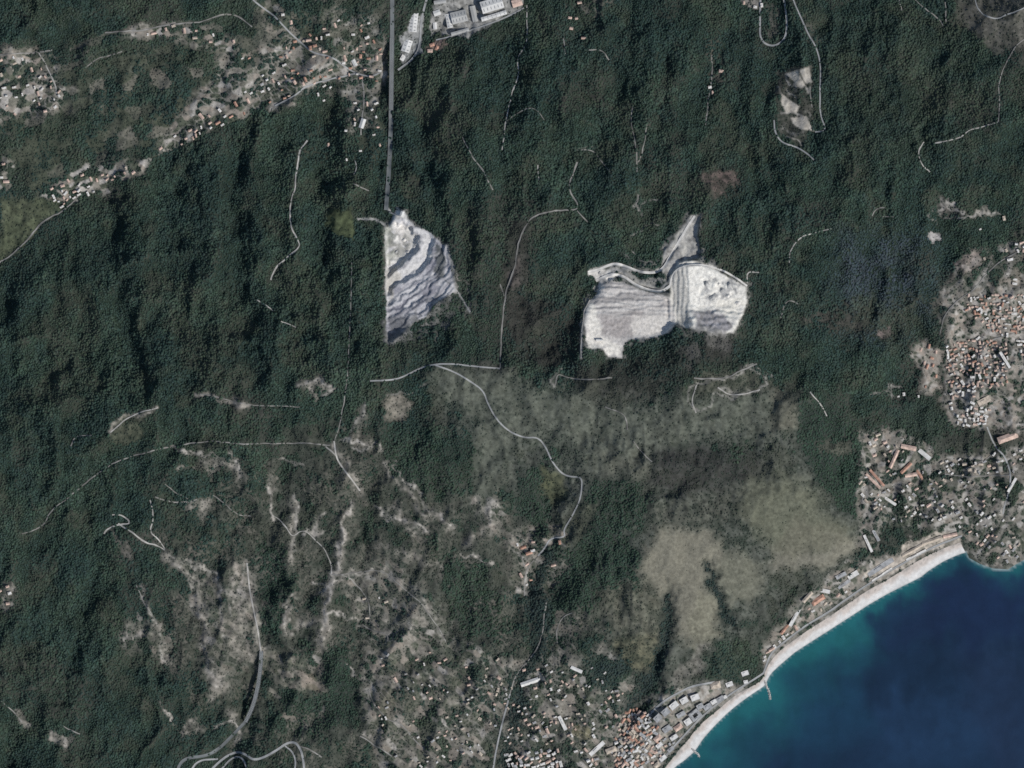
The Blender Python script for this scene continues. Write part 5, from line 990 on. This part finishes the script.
# ------------------------------------------------------------------ motorway viaducts
def viaduct(pts, zs, w, label, piers):
    """deck along map points at given heights, on pairs of piers"""
    e = bpy.data.objects.new('viaduct', None); col.objects.link(e)
    c = smooth_line(pts, 2.5, 2); z = np.interp(np.linspace(0, 1, len(c)), np.linspace(0, 1, len(zs)), zs); z = np.maximum(z, z_at(c[:, 0], c[:, 1]) + 2.0)
    f = S * (1 - z / H); wx, wy = (c[:, 0] - 512) * f, (384 - c[:, 1]) * f
    e.location = (wx[len(c) // 2], wy[len(c) // 2], float(z_at(*c[len(c) // 2]))); ox, oy, oz = e.location
    t = np.gradient(np.stack([wx, wy], -1), axis=0); t /= np.hypot(t[:, 0], t[:, 1])[:, None]; n = np.stack([-t[:, 1], t[:, 0]], -1)
    def strip(name, a, b, lo, hi, m, parent=e):
        V = []; F = []
        for k in range(len(c)):
            for (s, dz) in ((a, lo), (b, lo), (b, hi), (a, hi)): V.append((wx[k] + n[k, 0] * s - ox, wy[k] + n[k, 1] * s - oy, z[k] + dz - oz))
        for k in range(len(c) - 1):
            for i in range(4):
                j = (i + 1) % 4; F.append((4 * k + i, 4 * k + j, 4 * k + 4 + j, 4 * k + 4 + i))
        F += [(3, 2, 1, 0), tuple(4 * (len(c) - 1) + i for i in range(4))]
        return mesh_obj(name, V, F, m, parent=parent)
    for s in (-1, 1):
        d = strip('deck', s * .6, s * w / 2, -2.2, 0, M['motorway'])
        strip('parapet', s * w / 2 + s * .02, s * (w / 2 + .5), -.6, 1.1, M['concrete'], d)
        strip('parapet', s * .05, s * .58, -.6, 1.0, M['concrete'], d)
        strip('lane_marking', s * w * .25 - .12, s * w * .25 + .12, -.3, .012, M['paint'], d)
    for q in np.linspace(.06, .94, piers):
        k = int(q * (len(c) - 1))
        for s in (-w / 4, w / 4):
            cx, cy = wx[k] + n[k, 0] * s, wy[k] + n[k, 1] * s; gz = float(z_at(*c[k])) - 8
            V = []; F = []
            for zz, r in ((gz, 2.6), (z[k] - 4.2, 2.0), (z[k] - 2.25, 4.2)):
                for (u, v) in ((-1, -.6), (1, -.6), (1, .6), (-1, .6)):
                    V.append((cx + n[k, 0] * u * r + t[k, 0] * v * r - ox, cy + n[k, 1] * u * r + t[k, 1] * v * r - oy, zz - oz))
            for a in (0, 4):
                for i in range(4): F.append((a + i, a + (i + 1) % 4, a + 4 + (i + 1) % 4, a + 4 + i))
            mesh_obj('pier', V, F, M['concrete'], parent=e)
    return tag(e, label, 'viaduct', 'motorway viaducts')
viaduct([(392, 38), (391.8, 60), (391.4, 90), (391, 120)], [110, 113, 114, 116], 21, 'straight grey motorway viaduct over the northern valley beside the sheds', 9)
viaduct([(261.5, 651), (260.5, 670), (257, 692), (252, 709), (245.5, 722)], [88, 87, 84, 76, 62], 18, 'curved motorway viaduct casting a black shadow above the southern junction', 8)

# ------------------------------------------------------------------ groynes of heaped boulders
def groyne(pts, w, label):
    c = smooth_line(pts, .7, 2); e = None; VV = []; FF = []
    ico = [(0, 0, 1), (.9, 0, .1), (.3, .85, .15), (-.7, .55, .1), (-.7, -.5, .1), (.3, -.9, .15), (0, 0, -.8)]
    f0 = [(0, 1, 2), (0, 2, 3), (0, 3, 4), (0, 4, 5), (0, 5, 1), (6, 2, 1), (6, 3, 2), (6, 4, 3), (6, 5, 4), (6, 1, 5)]
    for x, y in c:
        for q in range(9):
            u, v = R.gauss(0, w / 2.6), R.gauss(0, .4); r = R.uniform(1.6, 3.0); h = 3.2 * max(0, 1 - abs(u) / w) - .5; k = len(VV)
            px_, py_ = (x + u - 512) * S, (384 - y - v) * S
            a = R.uniform(0, 6.28); ca, sa = math.cos(a), math.sin(a)
            VV += [(px_ + (i * ca - j * sa) * r * R.uniform(.8, 1.2), py_ + (i * sa + j * ca) * r * R.uniform(.8, 1.2), h + l * r * .8) for i, j, l in ico]
            FF += [tuple(i + k for i in f) for f in f0]
    return tag(mesh_obj('stone_groyne', VV, FF, M['boulder']), label, 'groyne', 'stone groynes on the shore')
groyne([(764.5, 681), (767, 687), (769.5, 693), (770.3, 699)], 1.5, 'hooked stone groyne jutting south where the two beaches meet')
groyne([(692, 749), (697, 753), (699.5, 756.5)], 1.3, 'short stone groyne at the sandy widening near the bottom edge')

# ------------------------------------------------------------------ quarry plant and stock piles
def pile(x, y, r, h, m, label):
    VV = [(0, 0, h)]; FF = []; n = 14
    for ring, (rr, zz) in enumerate(((.25, .86), (.6, .45), (1, -.1))):
        for i in range(n):
            a = 2 * math.pi * i / n; q = rr * r * R.uniform(.85, 1.15); VV.append((math.cos(a) * q * 1.15, math.sin(a) * q * .9, zz * h))
    for i in range(n):
        j = (i + 1) % n; FF.append((0, 1 + i, 1 + j))
        for k in (0, 1): FF.append((1 + k * n + i, 1 + (k + 1) * n + i, 1 + (k + 1) * n + j, 1 + k * n + j))
    o = mesh_obj('stone_stockpile', VV, FF, M[m]); o.location = P(x, y).tolist(); o.rotation_euler = (0, 0, R.uniform(0, 6)); tag(o, label, 'stockpile', 'crushed stone piles in the quarries')
for a in [(706, 284, 15, 9, 'rock_pile', 'grey stone pile at upper left of the eastern quarry floor'), (713, 297, 22, 12, 'rock_pile', 'largest dark grey stone pile on the eastern quarry floor'), (722, 290, 13, 8, 'rock_pile', 'grey stone pile right of the largest pile'), (729, 285, 14, 9, 'rock_pile', 'grey stone pile in the upper right of the eastern quarry'),
          (719, 284, 9, 6, 'stone_pale', 'small pale stone pile among the grey piles'), (738, 303, 14, 7, 'stone_pale', 'bright pale stone pile at the eastern quarry rim'), (728, 296, 10, 6, 'stone_pale', 'pale stone pile below the upper right grey pile'),
          (404, 240, 12, 8, 'stone_pale', 'pale stone pile in the western quarry pit'), (396, 252, 10, 7, 'rock_pile', 'grey stone pile at the lower left of western pit'), (408, 252, 10, 7, 'stone_pale', 'pale stone pile near the pit shadow'), (600, 272, 10, 6, 'rock_pile', 'grey stone pile at the quarry entrance tip')]: pile(*a)
block('crusher_house', 'quarry building', 402, 214, 26, 18, 12, 70, 'gable', 'metal', 'bright white crusher house at the top of the western quarry', None, 'wall_grey')
block('quarry_shed', 'shed', 599.5, 340, 34, 9, 10, 0, 'gable', 'metal', 'narrow pale shed on the lower left quarry floor', None, 'wall_grey')
e = bpy.data.objects.new('conveyor', None); col.objects.link(e); e.location = P(393, 218).tolist(); tag(e, 'inclined grey conveyor beside the bright crusher house', 'conveyor')
def beam(p, q, w, h):
    p, q = np.array(p, float), np.array(q, float); d = q - p; d /= np.linalg.norm(d); n = np.cross(d, (0, 0, 1)); n /= np.linalg.norm(n); u = np.cross(n, d)
    V = [tuple(b + n * s * w / 2 + u * t * h / 2) for b in (p, q) for s, t in ((-1, -1), (1, -1), (1, 1), (-1, 1))]
    return V, [(0, 1, 2, 3), (7, 6, 5, 4)] + [(i, (i + 1) % 4 + 0, (i + 1) % 4 + 4, i + 4) for i in range(4)]
mesh_obj('gantry', *beam((-20, 28, 5), (34, 8, 17), 3.4, 2.2), M['steel'], parent=e); mesh_obj('belt', *beam((-20, 28, 6.4), (34, 8, 18.4), 2.2, .5), M['skylight'], parent=e)
for s, tz in ((.25, 7), (.8, 13.5)):
    for dx in (-1.4, 1.4): mesh_obj('leg', *beam((-20 + 54 * s + dx, 28 - 20 * s + dx, -4), (-20 + 54 * s + dx * .6, 28 - 20 * s + dx * .6, tz), .7, .7), M['steel'], parent=e)

# ------------------------------------------------------------------ light, air, camera
EL, AZ = 43.0, 125.0        # the sun stands in the south-east (compass bearing)
world = bpy.data.worlds.new('World'); scene.world = world; world.use_nodes = True
nt = world.node_tree; bg = nt.nodes['Background']
sky = nt.nodes.new('ShaderNodeTexSky'); sky.sky_type = 'NISHITA'; sky.sun_disc = False
sky.sun_elevation = math.radians(EL); sky.sun_rotation = math.radians(AZ)
nt.links.new(sky.outputs['Color'], bg.inputs['Color']); bg.inputs['Strength'].default_value = .095
sun = bpy.data.lights.new('sun', 'SUN'); sun.energy = 3.7; sun.angle = math.radians(.5); sun.color = (1.0, .972, .935)
so = bpy.data.objects.new('sun', sun); col.objects.link(so); so.rotation_euler = (math.radians(90 - EL), 0, math.radians(180 - AZ)); so.location = (3000, -2000, 6000)
cam = bpy.data.cameras.new('camera'); co = bpy.data.objects.new('camera', cam); col.objects.link(co)
co.location = (0, 0, H); co.rotation_euler = (0, 0, 0)
cam.sensor_width = 36; cam.lens = 36 * H / (1024 * S); cam.clip_start = 100; cam.clip_end = 80000
scene.camera = co
scene.view_settings.view_transform = 'Standard'; scene.view_settings.look = 'None'; scene.view_settings.gamma = 1; scene.view_settings.exposure = 0.1
scene.render.engine = 'CYCLES'
scene.cycles.filter_width = 1.6
scene.cycles.max_bounces = 4; scene.cycles.diffuse_bounces = 2; scene.cycles.use_denoising = False
scene.cycles.sample_clamp_direct = 4; scene.cycles.sample_clamp_indirect = 2
